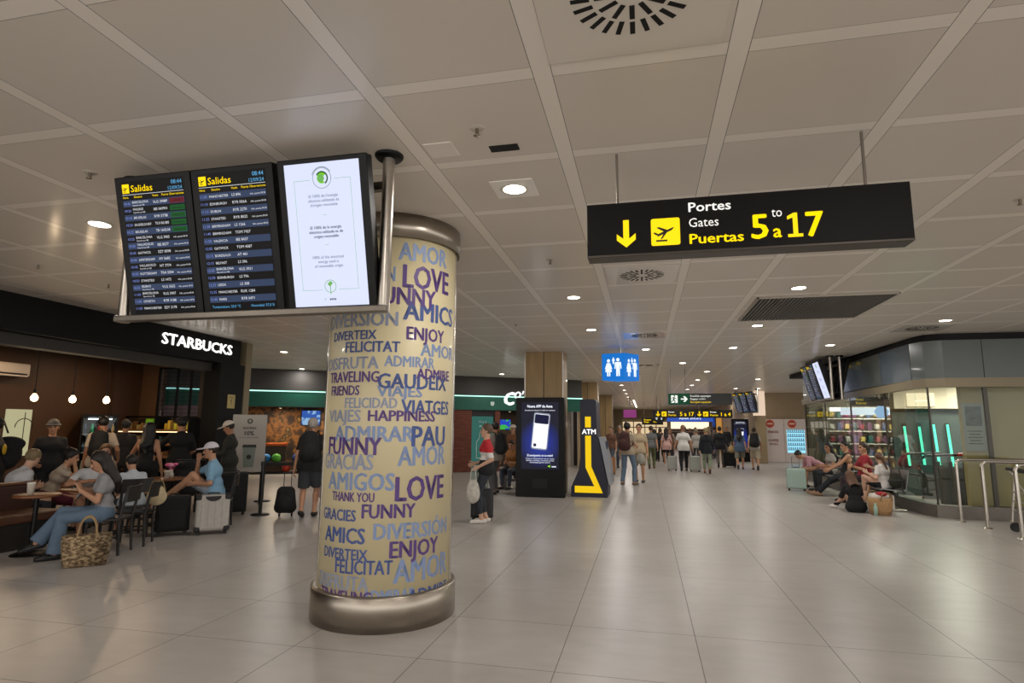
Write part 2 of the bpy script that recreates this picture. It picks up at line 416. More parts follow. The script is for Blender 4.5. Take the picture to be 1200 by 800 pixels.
    # ---- lower garment
    if low:
        kind, c, ln, fl_ = low
        F = field_of([P + up * .2, P] + list(hip.values()) + list(kn.values()) + list(an.values()), .22, vox)
        if kind == 'skirt':
            km = (kn[1] + kn[-1]) / 2; e = P + (km - P) * ln * 2
            F.cap(hip[1], hip[-1], .116 * fat, None, .05)
            for q in (1, -1): F.cap(hip[q], hip[q] + (kn[q] - hip[q]) * ln * 2 + unit(kn[q] - hip[q]) * .06, .100, .100 + fl_, .05, [(hip[q] + (kn[q] - hip[q]) * ln * 2, unit(kn[q] - hip[q]))])
        else:
            for q in (1, -1):
                if ln <= .5:
                    e = hip[q] + (kn[q] - hip[q]) * min(1, ln * 2); F.cap(hip[q], e + unit(kn[q] - hip[q]) * .08, .098 * (fat ** .5), .070 + fl_, .04, [(e, unit(kn[q] - hip[q]))])
                else:
                    e = kn[q] + (an[q] - kn[q]) * (ln - .5) * 2; dn = unit(an[q] - kn[q]); F.cap(hip[q], kn[q], .096 * (fat ** .5), .063, .04)
                    F.cap(kn[q], e + dn * .05, .062, .048 + fl_, .03, [(e, dn)])
                    F.cap(kn[q] + dn * .12 - ft[q][0] * .015, kn[q] + dn * .2 - ft[q][0] * .01, .062, .056, .03, [(e, dn)])
        for q in (1, -1): pass
        F.cap(hip[1], hip[-1], .108 * fat, None, .04); F.cap(P + up * .03 - rt * .05, P + up * .03 + rt * .05, .112 * fat, None, .05)
        F.cap(P - fw * .035 - rt * .045, P - fw * .035 + rt * .045, .105 * fat, None, .05)
        F.clip(P + up * .10, up)
        mb = MB(); V, Fc = F.mesh(); put(mb, (S(V), Fc)); mb.build({'skirt': 'skirt', 'shorts': 'shorts'}.get(kind, 'trousers'), mat(c, .85, noise=.08, scale=22.), t)
    # ---- shoes
    if shoes:
        for q in (1, -1):
            fd, fu = ft[q]; F = field_of([an[q] - fd * .08, an[q] + fd * .22, an[q] - fu * .1, an[q]], .06, min(vox, .012))
            F.cap(an[q] - fd * .045 - fu * .04, an[q] + fd * .10 - fu * .048, .047, .043, .02); F.cap(an[q] + fd * .11 - fu * .05, an[q] + fd * .175 - fu * .056, .043, .033, .02)
            F.clip(an[q] - fu * .083, -fu); F.clip(an[q] - fu * .012, fu)
            mb = MB(); V, Fc = F.mesh(); put(mb, (S(V), Fc)); mb.build('shoe', mat(shoes, .5), t)
    # ---- hair and hats
    hm = mat(hairc, .55, noise=.25, scale=40., stretch=(1, 1, .15))
    if hair:
        F = Field(hc - V3(.24, .24, .55 if hair in ('long', 'pony') else .24), hc + .2, max(.009, vox * .75))
        cut = [(hl(0, .055, .055), Hd @ unit(V3(0, 1., -.75)))] if hair != 'buzz' else [(hl(0, .06, .07), Hd @ unit(V3(0, .9, -.9)))]
        th_ = .012 if hair in ('short', 'buzz') else .018
        cut2 = cut + [(hl(0, -.03, -.055), Hd @ unit(V3(0, .55, -1.)))]
        F.ell(hl(0, -.016, .034), V3(.078 + th_, .094 + th_, .092 + th_), Hd, .01, cut=cut2 if hair in ('short', 'buzz', 'bun') else cut)
        if hair in ('long', 'pony'):
            bk = -fw2
            if hair == 'long':
                for q in (1, -1):
                    F.cap(hl(.05 * q, -.045, .02), hl(.062 * q, -.045, -.12), .052, .045, .03)
                    F.cap(hl(.06 * q, -.045, -.12), chest + up2 * .06 + bk * .125 + rt * .055 * q, .045, .05, .03)
                F.cap(hl(0, -.075, -.02), chest + up2 * .04 + bk * .135, .06, .06, .03)
                F.cap(chest + up2 * .04 + bk * .135 - rt * .04, chest - up2 * .10 + bk * .14, .055, .035, .03)
            else:
                F.cap(hl(0, -.10, .03), hl(0, -.13, -.02), .03, .035, .02); F.cap(hl(0, -.13, -.02), chest + up2 * .05 + bk * .14, .036, .02, .02)
        if hair == 'bun': F.ell(hl(0, -.085, .115), V3(.045, .045, .04), Hd, .02)
        mb = MB(); V, Fc = F.mesh(); put(mb, (S(V), Fc)); mb.build('hair', hm, t)
    if hat:
        kind, c = hat; F = Field(hc - .26, hc + .26, max(.009, vox * .7)); mb = MB()
        cut = [(hl(0, 0, .035), Hd @ V3(0, 0, -1.))]
        F.ell(hl(0, -.012, .038), V3(.094, .112, .104), Hd, .01, cut=cut)
        if kind == 'cap': F.ell(hl(0, .125, .045), V3(.075, .085, .012), Hd, .012)
        elif kind == 'brim': F.ell(hl(0, 0, .036), V3(.118, .135, .016), Hd, .012)
        V, Fc = F.mesh(); put(mb, (S(V), Fc)); mb.build('cap' if kind == 'cap' else 'hat', mat(c, .8), t)
    T3 = t
    t_hand = {q: S(wr[q] + unit(wr[q] - el[q]) * .09) for q in (1, -1)}
    M = Matrix.Translation(Vector(loc)) @ Matrix.Rotation(rad(face - 90), 4, 'Z')
    hands = {q: M @ Vector(t_hand[q]) for q in (1, -1)}
    back = M @ Vector(S(chest - fw2 * .19)); return dict(root=t, r=hands[1], l=hands[-1], back=back, face=face, lean=g('lean', 0))
# ------------------------------------------------------------------ floor and ceiling
def nodes(name):
    m = bpy.data.materials.new(name); m.use_nodes = True; nt = m.node_tree
    return m, nt, nt.nodes['Principled BSDF'], nt.nodes.new('ShaderNodeTexCoord')
def mth(nt, op, a, b=None, c=None):
    n = nt.nodes.new('ShaderNodeMath'); n.operation = op
    for i, x in enumerate((a, b, c)):
        if x is None: continue
        if hasattr(x, 'links'): nt.links.new(x, n.inputs[i])
        else: n.inputs[i].default_value = x
    return n.outputs[0]
def noise(nt, vec, scale, detail=4, sc=None):
    n = nt.nodes.new('ShaderNodeTexNoise'); n.inputs['Scale'].default_value = scale; n.inputs['Detail'].default_value = detail
    if sc:
        mp = nt.nodes.new('ShaderNodeMapping'); mp.inputs['Scale'].default_value = sc; nt.links.new(vec, mp.inputs[0]); vec = mp.outputs[0]
    nt.links.new(vec, n.inputs['Vector']); return n.outputs['Fac']
def mixc(nt, f, a, b):
    n = nt.nodes.new('ShaderNodeMix'); n.data_type = 'RGBA'
    nt.links.new(f, n.inputs[0])
    for i, x in ((6, a), (7, b)):
        if hasattr(x, 'links'): nt.links.new(x, n.inputs[i])
        else: n.inputs[i].default_value = (*lin(x), 1)
    return n.outputs[2]
def line(nt, v, off, pitch, half):       # 1 on a line of the given half width repeated at the pitch
    a = mth(nt, 'PINGPONG', mth(nt, 'SUBTRACT', v, off), pitch / 2); return mth(nt, 'LESS_THAN', a, half)
def floor_mat():
    m, nt, b, tc = nodes('stone_tiles'); sp = nt.nodes.new('ShaderNodeSeparateXYZ'); nt.links.new(tc.outputs['Object'], sp.inputs[0])
    x, y = sp.outputs[0], sp.outputs[1]
    col = mth(nt, 'FLOOR', mth(nt, 'DIVIDE', mth(nt, 'SUBTRACT', x, -1.640), .9955))
    row = mth(nt, 'FLOOR', mth(nt, 'DIVIDE', mth(nt, 'SUBTRACT', y, 4.247), .968))
    wn = nt.nodes.new('ShaderNodeTexWhiteNoise'); wn.noise_dimensions = '2D'; cb = nt.nodes.new('ShaderNodeCombineXYZ')
    nt.links.new(col, cb.inputs[0]); nt.links.new(row, cb.inputs[1]); nt.links.new(cb.outputs[0], wn.inputs['Vector'])
    n1 = noise(nt, tc.outputs['Object'], .8, 6, (.8, 1.4, 1)); n2 = noise(nt, tc.outputs['Object'], 5, 6, (.7, 1.3, 1))
    f = mth(nt, 'ADD', mth(nt, 'MULTIPLY', n1, .6), mth(nt, 'MULTIPLY', n2, .4))
    mr = nt.nodes.new('ShaderNodeMapRange'); mr.inputs['From Min'].default_value = .35; mr.inputs['From Max'].default_value = .65
    nt.links.new(f, mr.inputs['Value'])
    c = mixc(nt, mr.outputs[0], '#a19b95', '#b0aaa5')
    hv = nt.nodes.new('ShaderNodeHueSaturation'); nt.links.new(c, hv.inputs['Color'])
    nt.links.new(mth(nt, 'ADD', mth(nt, 'MULTIPLY', wn.outputs['Value'], .07), .965), hv.inputs['Value'])
    g = mth(nt, 'MAXIMUM', line(nt, x, -1.640, .9955, .0034), mth(nt, 'MULTIPLY', line(nt, y, 4.247, .968, .0030), mth(nt, 'ADD', .35, mth(nt, 'MULTIPLY', mth(nt, 'LESS_THAN', y, 5.5), .75))))
    c2 = mixc(nt, mth(nt, 'MULTIPLY', g, .75), hv.outputs['Color'], '#4d4640'); nt.links.new(c2, b.inputs['Base Color'])
    nt.links.new(mth(nt, 'ADD', mth(nt, 'MULTIPLY', g, .3), .31), b.inputs['Roughness'])
    b.inputs['Specular IOR Level'].default_value = .45
    return m
def ceil_mat():
    m, nt, b, tc = nodes('ceiling_panels'); sp = nt.nodes.new('ShaderNodeSeparateXYZ'); nt.links.new(tc.outputs['Object'], sp.inputs[0])
    x, y = sp.outputs[0], sp.outputs[1]
    sx = line(nt, x, -.493, 1., .052); sy = line(nt, y, 1.880, .982, .052)
    ex = mth(nt, 'MAXIMUM', line(nt, x, -.493 - .052, 1., .0022), line(nt, x, -.493 + .052, 1., .0022))
    ey = mth(nt, 'MAXIMUM', line(nt, y, 1.880 - .052, .982, .0016), line(nt, y, 1.880 + .052, .982, .0022))
    strip = mth(nt, 'MAXIMUM', sx, sy)
    n1 = noise(nt, tc.outputs['Object'], 1.3, 4, (1, 1, 1)); pf = noise(nt, tc.outputs['Object'], 260, 2)
    pan = mixc(nt, mth(nt, 'MULTIPLY', mth(nt, 'ADD', n1, mth(nt, 'MULTIPLY', pf, .35)), .74), '#dcd4c8', '#e6ded3')
    c = mixc(nt, strip, pan, '#f6efe5')
    c = mixc(nt, mth(nt, 'MAXIMUM', mth(nt, 'MULTIPLY', ex, .8), mth(nt, 'MULTIPLY', mth(nt, 'MULTIPLY', ey, mth(nt, 'SUBTRACT', 1., sx)), .6)), c, '#3a332c')
    nt.links.new(c, b.inputs['Base Color']); b.inputs['Roughness'].default_value = .45
    b.inputs['Coat Weight'].default_value = .22; b.inputs['Coat Roughness'].default_value = .14
    return m
struct('floor', MB().box((-2, 30, -.05), (44, 76, .1)), floor_mat())
struct('ceiling', MB().box((-2, 30, CEIL + .05), (44, 76, .1)), ceil_mat())

# ------------------------------------------------------------------ walls beyond the shops
BEIGE = mat('#8f7d61', .55, noise=.06, scale=2.5); GREYW = mat('#8b8d90', .6, noise=.04, scale=2.); DARK = mat('#141312', .5)
def slab(name, x0, x1, y0, y1, z0, z1, m, label=None): return struct(name, MB().box(((x0 + x1) / 2, (y0 + y1) / 2, (z0 + z1) / 2), (x1 - x0, y1 - y0, z1 - z0)), m, label)
slab('wall_left', -3.3, -3.1, 25.2, 62, 0, CEIL, mat('#a09a92', .6, noise=.05, scale=1.))
slab('wall_far', -3.3, 12, 62, 62.2, 0, CEIL, mat('#b3a68c', .6))
slab('wall_right', 5.9, 12, 33.2, 33.4, 0, CEIL, BEIGE)
slab('wall_right_far', 5.9, 6.1, 33.4, 62, 0, CEIL, BEIGE)
slab('wall_cafe_back', -14.2, -14.0, -3, 14.2, 0, 3.4, mat('#40270f', .6, noise=.12, scale=2., stretch=(1, 1, .4)))
struct('wall_cafe_end', MB().box((-13.68, 14.1, 1.7), (.64, .2, 3.4)).box((-12.63, 14.1, .815), (1.46, .2, 1.63)).box((-12.63, 14.1, 3.31), (1.46, .2, .18)), mat('#5a3d22', .6, noise=.1, scale=3.))
slab('wall_cafe_end_grey', -11.9, -10.78, 14.0, 14.2, 0, 3.4, mat('#4b4137', .8, noise=.2, scale=6.))
slab('trim_1', -14.2, -9.1, -3, 11.9, 3.36, 3.52, mat('#1c1613', .8)); slab('trim_5', -14.2, -10.78, 11.9, 14.2, 3.36, 3.52, mat('#1c1613', .8))
slab('wall_glass_room', 9.9, 10.1, 13.2, 21.8, 0, CEIL, mat('#6d6a5e', .7))
slab('wall_glass_room_end', 5.42, 9.9, 21.6, 21.75, 0, CEIL, mat('#77705f', .7))

# ------------------------------------------------------------------ downlights
def downlight(label, x, y, plate=False):
    t = thing('ceiling_downlight', label, 'ceiling light', (x, y, CEIL), 0, 'downlights in the ceiling')
    MB().lathe([(.088, -.001), (.112, -.001), (.114, -.008), (.106, -.014), (.088, -.010), (.088, -.001)], n=28).build('trim_ring', mat('#d8d2c6', .4), t)
    if plate: MB().box((0, 0, -.003), (.34, .34, .006), .002).build('mounting_plate', mat('#fbf7f0', .45), t)
    mb = MB(); mb.add([(.089 * cos(a * pi / 14), -.089 * sin(a * pi / 14), -.0085) for a in range(28)], [tuple(range(28))]); mb.build('lens', mat('#fff6e6', .5, emit=14.), t)
    l = bpy.data.lights.new('lamp', 'AREA'); l.shape = 'DISK'; l.size = .17; l.energy = LAMP_W; l.color = LAMP_COL
    o = bpy.data.objects.new('lamp', l); COL.objects.link(o); o.parent = t; o.location = (0, 0, -.02)
    return t
X0, X1, X2, X3, X4 = -5.0, -.97, 2.07, 4.15, 5.2
LIGHTS = [(X1, 4.35, 'square plate'), (-5.02, 4.36, 'left of the departure screens'), (X1, 8.37, ''), (X1, 11.3, ''), (X1, 17.6, ''), (X1, 20.45, ''), (X1, 23.6, ''),
          (X1, 26.5, ''), (X1, 30.1, ''), (X1, 33.2, ''), (X1, 36.9, ''), (X1, 40.2, ''), (X1, 43.3, ''), (X1, 47, ''), (X1, 51, ''),
          (X2, 8.36, ''), (X2, 11.36, ''), (X2, 14.44, ''), (X2, 20.45, ''), (X2, 24.0, ''), (X2, 26.9, ''), (X2, 29.8, ''), (X2, 35, ''), (X2, 40, ''), (X2, 46, ''), (X2, 52, ''),
          (.07, 14.4, ''), (1.12, 17.64, ''), (5.13, 11.39, ''), (4.13, 14.35, ''), (4.27, 23.9, ''), (5.28, 29.5, ''), (4.24, 29.4, ''), (5.38, 33., ''), (5.42, 37.4, ''), (5.2, 43, ''),
          (-9.07, 13.37, ''), (-11.2, 17.57, ''), (-4.97, 20.39, ''), (X0, 8.4, ''), (X0, 14.4, ''),
          (X1, 1.2, 'o'), (X1, -2., 'o'), (X2, 1.4, 'o'), (X2, -2., 'o'), (5.1, 4.4, 'o'), (5.1, .5, 'o'), (X0, .8, 'o'), (X0, -2.5, 'o'), (5.1, 7.6, 'o')]
SIDE = {X1: 'row under the gate sign\'s left end', X2: 'row right of the gate sign\'s middle'}
_n = {}
ORD = ['nearest', 'second nearest', 'third nearest', 'fourth', 'fifth', 'sixth', 'seventh', 'eighth', 'ninth', 'tenth', 'eleventh', 'twelfth', 'thirteenth', 'fourteenth', 'fifteenth', 'sixteenth']
for x, y, w in LIGHTS:
    if w == 'square plate': downlight('round downlight on a square white plate, right of the striped lettering column', x, y, True); _n[x] = 1; continue
    if w == 'o': 
        l = downlight('round ceiling downlight outside the picture, behind the viewer', x, y); continue
    if w: downlight('round downlight in the ceiling %s' % w, x, y); continue
    if x in SIDE:
        i = _n.get(x, 0); _n[x] = i + 1
        downlight('round downlight, %s of the %s' % (ORD[i], SIDE[x]), x, y)
    else:
        L = {(.07, 14.4): 'lone round downlight right of the blue restroom cube', (1.12, 17.64): 'round downlight just in front of the green exit sign', (5.13, 11.39): 'round downlight before the upper corner of the glass wall',
             (4.13, 14.35): 'round downlight nearest the screens hung by the glass wall', (4.27, 23.9): 'round downlight left of the screens hung by the glass wall', (5.28, 29.5): 'round downlight above the far beige wall, nearest of that row',
             (4.24, 29.4): 'round downlight before the far beige wall, left of its row', (5.38, 33.): 'round downlight over the white drinks machines', (5.42, 37.4): 'small far downlight beyond the white drinks machines', (5.2, 43): 'smallest far downlight beyond the white drinks machines',
             (-9.07, 13.37): 'round downlight beside the black coffee shop corner', (-11.2, 17.57): 'round downlight near the green shop front', (-4.97, 20.39): 'round downlight above the white script sign of the green shop',
             (X0, 8.4): 'round downlight hidden behind the departure screens', (X0, 14.4): 'round downlight hidden behind the lettering column'}[(x, y)]
        downlight(L, x, y)

# ------------------------------------------------------------------ other ceiling fittings
def swirl(label, x, y):
    t = thing('air_diffuser', label, 'air vent', (x, y, CEIL), 0, 'round swirl air diffusers')
    MB().box((0, 0, -.004), (.86, .86, .006), .002).build('plate', mat('#e6dfd3', .35, coat=.9), t)
    mb = MB()
    for k in range(24):
        a = 2 * pi * k / 24; r0, r1 = (.075, .27) if k % 2 == 0 else (.18, .27)
        for q0, q1 in ((r0, .165), (.185, r1)) if k % 2 == 0 else ((r0, r1),):
            M = Matrix.Rotation(a, 4, 'Z'); mb.box(((q0 + q1) / 2, 0, -.0075), (q1 - q0, .024, .003), M=M)
    mb.build('slots', mat('#0c0b0a', .8), t)
swirl('large round swirl air diffuser nearest the viewer', -.01, 2.37); swirl('round swirl air diffuser just below the gate sign', .01, 7.28)
swirl('round swirl air diffuser above the blue restroom cube', .04, 12.2); swirl('round swirl air diffuser over the glass wall corner', 5.1, 12.2); swirl('small far swirl air diffuser behind the blue restroom cube', .04, 18.1)
t = thing('ceiling_louvre', 'large rectangular grey louvred grille in the ceiling at right', 'air vent', (2.57, 9.82, CEIL))
mb = MB()
for k in range(34): mb.box((-.9 + 1.8 * k / 33, 0, -.014), (.014, 1.82, .026))
mb.build('slats', mat('#8f8b86', .5), t); MB().box((0, 0, -.001), (1.84, 1.86, .002)).build('backing', mat('#1c1a18', .8), t)
mb = MB()
for sx, sy, dx, dy in ((0, .92, 1.86, .02), (0, -.92, 1.86, .02), (.92, 0, .02, 1.86), (-.92, 0, .02, 1.86)): mb.box((sx, sy, -.012), (dx, dy, .024))
mb.build('frame', mat('#b8b0a3', .5), t)
for lb, x, y, w, d, m in (('small black rectangular opening in the ceiling above the square downlight', -.89, 3.66, .20, .085, mat('#0b0a09', .7)), ('flat white access plate in the ceiling beside the pole flange', -1.32, 3.6, .20, .20, mat('#f0e9df', .5))):
    o = MB().box((0, 0, -.003), (w, d, .006), .001).build('access_hatch', m, loc=(x, y, CEIL)); tag(o, lb, 'ceiling hatch')
def sprinkler(label, x, y):
    t = thing('ceiling_sprinkler', label, 'sprinkler', (x, y, CEIL), 0, 'sprinkler heads in the ceiling')
    MB().lathe([(0, -.004), (.045, -.004), (.05, 0)], n=16).build('rose', mat('#cfc8bc', .4), t)
    mb = MB().tube([(0, 0, 0), (0, 0, -.05)], .012, 8); mb.lathe([(0, -.055), (.024, -.05), (0, -.048)], n=12); mb.build('head', steel(.4, '#8a7f70'), t)
for lb, x, y in (('sprinkler head just above the lettering column', -1.0, 3.37), ('sprinkler head between the column and the gate sign', -1., 6.39), ('sprinkler head left of the departure screens, near the top', -4.06, 3.4),
                 ('sprinkler head far left above the coffee shop', -7.05, 5.4), ('sprinkler head at the right edge beyond the gate sign', 3.06, 5.4), ('sprinkler head left of the screens above the coffee shop sign', -7.09, 6.39), ('sprinkler head above the wood clad column', -2.27, 10.38)):
    sprinkler(lb, x, y)
# ------------------------------------------------------------------ lettering column
CX, CY, CR = -2.355, 5.217, .591
t = thing('advertising_column', 'thick round column wrapped in cream film printed with happy words', 'column', (CX, CY, 0))
MB().lathe([(CR - .02, 0), (CR, .0), (CR, CEIL), (CR - .02, CEIL)], n=72).build('wrap', mat('#cfc29c', .5, coat=.08), t)
st = mat('#a79e92', .32, 1.0, noise=.10, scale=3., stretch=(1, 1, 4))
MB().lathe([(CR, .0), (CR + .052, .0), (CR + .052, .268), (CR + .040, .278), (CR, .278)], n=72).build('base_ring', st, t)
MB().lathe([(CR, 3.335), (CR + .022, 3.335), (CR + .022, 3.325), (CR + .034, 3.325), (CR + .034, CEIL), (CR, CEIL)], n=72).build('top_ring', st, t)
for a in (-144., 10.5, 90.):
    mb = MB()
    for k in range(4):
        pass
    vs = []
    for q in range(9):
        b = rad(a - 4.5 + 9. * q / 8); rr = CR + .010
        vs += [(rr * cos(b), rr * sin(b), .278), (rr * cos(b), rr * sin(b), 3.325)]
    mb.add(vs, [(2 * q, 2 * q + 2, 2 * q + 3, 2 * q + 1) for q in range(8)], smooth=True)
    for q in (0, 8):
        b = rad(a - 4.5 + 9. * q / 8); mb.add([(rr * cos(b) * r2 , rr * sin(b) * r2, z) for r2 in (1, .985) for z in (.278, 3.325)], [(0, 1, 3, 2)])
    mb.build('edge_strip', steel(.22, '#d0cac0'), t)
WORDS = [('AMOR', -64.2, -14.3, 3.119, 0.159, 'l'), ('DIVERSIÓN', -118, -66, 2.917, 0.131, 'l'), ('LOVE', -59.9, -10.2, 2.871, 0.204, 'p'), ('FUNNY', -84, -27.9, 2.713, 0.151, 'p'), ('AMICS', -58.5, 0.1, 2.583, 0.164, 'd'), ('DIVERSION', -137.1, -62.2, 2.519, 0.123, 'g'), ('DIVERTEIX', -127.7, -79.7, 2.401, 0.079, 'd'), ('ENJOY', -55.1, -15.7, 2.407, 0.112, 'p'), ('FELICITAT', -109.5, -59.8, 2.289, 0.092, 'd'), ('AMOR', -42.3, 3.1, 2.271, 0.113, 'l'), ('DISFRUTA', -137.3, -76.9, 2.145, 0.102, 'g'), ('ADMIRAR', -72.6, -27.3, 2.165, 0.092, 'l'), ('TRAVELING', -131.0, -76.0, 2.029, 0.091, 'p'), ('ADMIRE', -45.3, -5.1, 2.068, 0.089, 'p'), ('GAUDEIX', -77.6, -10.2, 1.976, 0.125, 'd'), ('FRIENDS', -127.5, -92.8, 1.917, 0.082, 'p'), ('VIAJES', -77.8, -39.1, 1.905, 0.09, 'l'), ('FELICIDAD', -107.2, -60.5, 1.806, 0.087, 'g'), ('VIATGES', -57.4, -4.7, 1.761, 0.116, 'd'), ('VIAJES', -129.5, -90.5, 1.689, 0.1, 'g'), ('HAPPINESS', -84.4, -25.0, 1.697, 0.089, 'p'), ('ADMIRAR', -117.7, -45.5, 1.524, 0.127, 'l'), ('PAU', -47.8, -10.4, 1.485, 0.168, 'd'), ('FUNNY', -127.2, -71.8, 1.412, 0.144, 'p'), ('GRACIAS', -133.9, -78.1, 1.288, 0.127, 'g'), ('AMOR', -58.9, -9.6, 1.322, 0.16, 'l'), ('AMIGOS', -124.2, -60.4, 1.119, 0.141, 'l'), ('LOVE', -60.1, -10.6, 1.031, 0.197, 'p'), ('THANK YOU', -117.4, -76.1, 1.026, 0.074, 'p'), ('FUNNY', -86.3, -42.2, 0.895, 0.112, 'p'), ('GRACIES', -130.8, -91.0, 0.866, 0.09, 'd'), ('DIVERSIÓN', -76.1, -2.8, 0.725, 0.125, 'l'), ('AMICS', -125.4, -82.4, 0.688, 0.122, 'd'), ('ENJOY', -62.9, -17.2, 0.575, 0.13, 'p'), ('DIVERTEIX', -125.5, -79.8, 0.559, 0.083, 'd'), ('FELICITAT', -109.3, -59.6, 0.449, 0.109, 'd'), ('AMOR', -59.4, -1.6, 0.374, 0.184, 'l'), ('DISFRUTA', -133.2, -78.2, 0.32, 0.108, 'g'), ('TRAVELING', -127.7, -75.6, 0.215, 0.097, 'p'), ('ADMIRAR', -83.4, -39.8, 0.218, 0.108, 'l'), ('ADMIRE', -47.2, -0.1, 0.2, 0.108, 'd')]
WC = {'l': '#7f92b8', 'd': '#42558f', 'p': '#553a7c', 'g': '#8d95ab'}
lay = 0
def cyl_word(mb, s, a0, a1, z, h, lift, spin=0.):
    v, f = text_raw(s); x0, x1 = v[:, 0].min(), v[:, 0].max(); bm = bmesh.new()
    for dx, dy in ((-.036, 0), (-.018, .012), (0, 0), (.018, -.008), (.036, .004)):
        vs = [bm.verts.new(((p[0] + dx - x0 + .036) / (x1 - x0 + .072), (p[1] + dy) / CAPH, 0)) for p in v]
        for q in f:
            try: bm.faces.new([vs[i] for i in q])
            except ValueError: pass
    n = max(4, int((a1 - a0) / 2.2))
    for k in range(1, n):
        bmesh.ops.bisect_plane(bm, geom=bm.verts[:] + bm.edges[:] + bm.faces[:], plane_co=(k / n, 0, 0), plane_no=(1, 0, 0))
    zlo = .279
    if z < zlo: bmesh.ops.bisect_plane(bm, geom=bm.verts[:] + bm.edges[:] + bm.faces[:], plane_co=(0, (zlo - z) / h, 0), plane_no=(0, -1, 0), clear_outer=True)
    bm.verts.index_update(); R = CR + lift; out = []
    for p in bm.verts:
        a = rad(a0 + (a1 - a0) * p.co.x + spin); out.append((R * cos(a), R * sin(a), z + h * p.co.y))
    mb.add(out, [[q.index for q in fc.verts] for fc in bm.faces]); bm.free()
for cc, nm in (('l', 'light blue'), ('g', 'greyish blue'), ('d', 'dark blue'), ('p', 'purple')):
    mb = MB()
    for i, (s, a0, a1, z, h, c) in enumerate(WORDS):
        if c == cc:
            cyl_word(mb, s, a0, a1, z, h, .0015 + .0004 * 'lgdp'.index(c))
            cyl_word(mb, s, a0, a1, z, h, .0015 + .0004 * 'lgdp'.index(c), 163.)
    tag(mb.build('lettering', mat(WC[cc], .5), t), '%s printed words' % nm)

# ------------------------------------------------------------------ hanging departure screens
BLK = mat('#040405', .4, spec=.25); SCR = mat('#020205', .35, spec=.15); YEL = '#ffd800'
def E(c, s=1.): return mat(c, .5, emit=s)
def plane_icon(mb, O, X, Y, s, mi):
    """little departing aircraft with its runway bar, in a square of side s"""
    P = lambda pts: mb.prism([(x * s, y * s) for x, y in pts], O, X, Y, .0006, mi)
    a = math.atan2(.28, .62); c_, s_ = cos(a), sin(a)
    R = lambda x, y: (.18 + x * c_ - y * s_, .36 + x * s_ + y * c_)
    P([R(0, -.045), R(.58, -.05), R(.70, 0), R(.70, .035), R(.02, .05)]); P([R(.30, .03), R(.46, .03), R(.20, .30), R(.12, .30)]); P([R(.24, -.04), R(.40, -.04), R(.12, -.20), R(.06, -.18)]); P([R(-.02, .03), R(.08, .03), R(-.02, .17), R(-.09, .17)])
    P([(.14, .12), (.56, .12), (.56, .19), (.14, .19)])
ROWS1 = [('09:45', 'BARCELONA', 'VLG 3901', '09', 'r'), ('09:50', 'MADRID', 'IBE 0609', '10', 'g'), ('10:10', 'BRUSELAS', 'RYR 5778', '11', 'g'), ('10:20', 'DUSSELDORF', 'TUI 0610', '10', 'g'), ('10:25', 'BRUSELAS', 'TB 1602', '06', 'g'), ('10:25', 'BARCELONA', 'VLG 3905', '', 'w'), ('10:30', 'VALLADOLID', 'IBE 8577', '', 'w'), ('10:40', 'GATWICK', 'EZY 8598', '', 'w'), ('10:40', 'AMSTERDAM', 'HV 5682', '', 'w'), ('10:45', 'VALLADOLID', 'NT 7774', '', 'w'), ('10:50', 'ROTTERDAM', 'TRA 5004', '', 'w'), ('10:50', 'STANSTED', 'LS 1472', '', 'w'), ('10:55', 'BILBAO', 'VLG 3622', '', 'w'), ('11:00', 'BARCELONA', 'VLG 3907', '', 'w'), ('11:00', 'OPORTO', 'RYR 3188', '', 'w'), ('11:05', 'MANCHESTER', 'EZY 2178', '', 'w')]
ROWS2 = [('11:05', 'MANCHESTER', 'LS 896', '', 'w'), ('11:10', 'EDINBURGH', 'RYR 006A', '', 'w'), ('11:15', 'DUBLIN', 'RYR 2270', '', 'w'), ('11:25', 'STANSTED', 'RYR 8032', '', 'w'), ('11:30', 'BIRMINGHAM', 'LS 1266', '', 'w'), ('11:40', 'BIRMINGHAM', 'TOM 7427', '', ''), ('11:50', 'VALENCIA', 'IBE 8437', '', ''), ('12:05', 'GATWICK', 'TOM 4587', '', ''), ('12:15', 'BORDEAUX', 'AT 481', '', ''), ('12:15', 'BELFAST', 'LS 396', '', ''), ('12:25', 'BARCELONA', 'VLG 3921', '', ''), ('12:30', 'EDINBURGH', 'LS 796', '', ''), ('12:35', 'LEEDS', 'LS 308', '', ''), ('12:35', 'MANCHESTER', 'RUK 1284', '', ''), ('12:45', 'PARIS', 'RYR 0471', '', '')]
X, Y = Vector((1, 0, 0)), Vector((0, 0, 1))
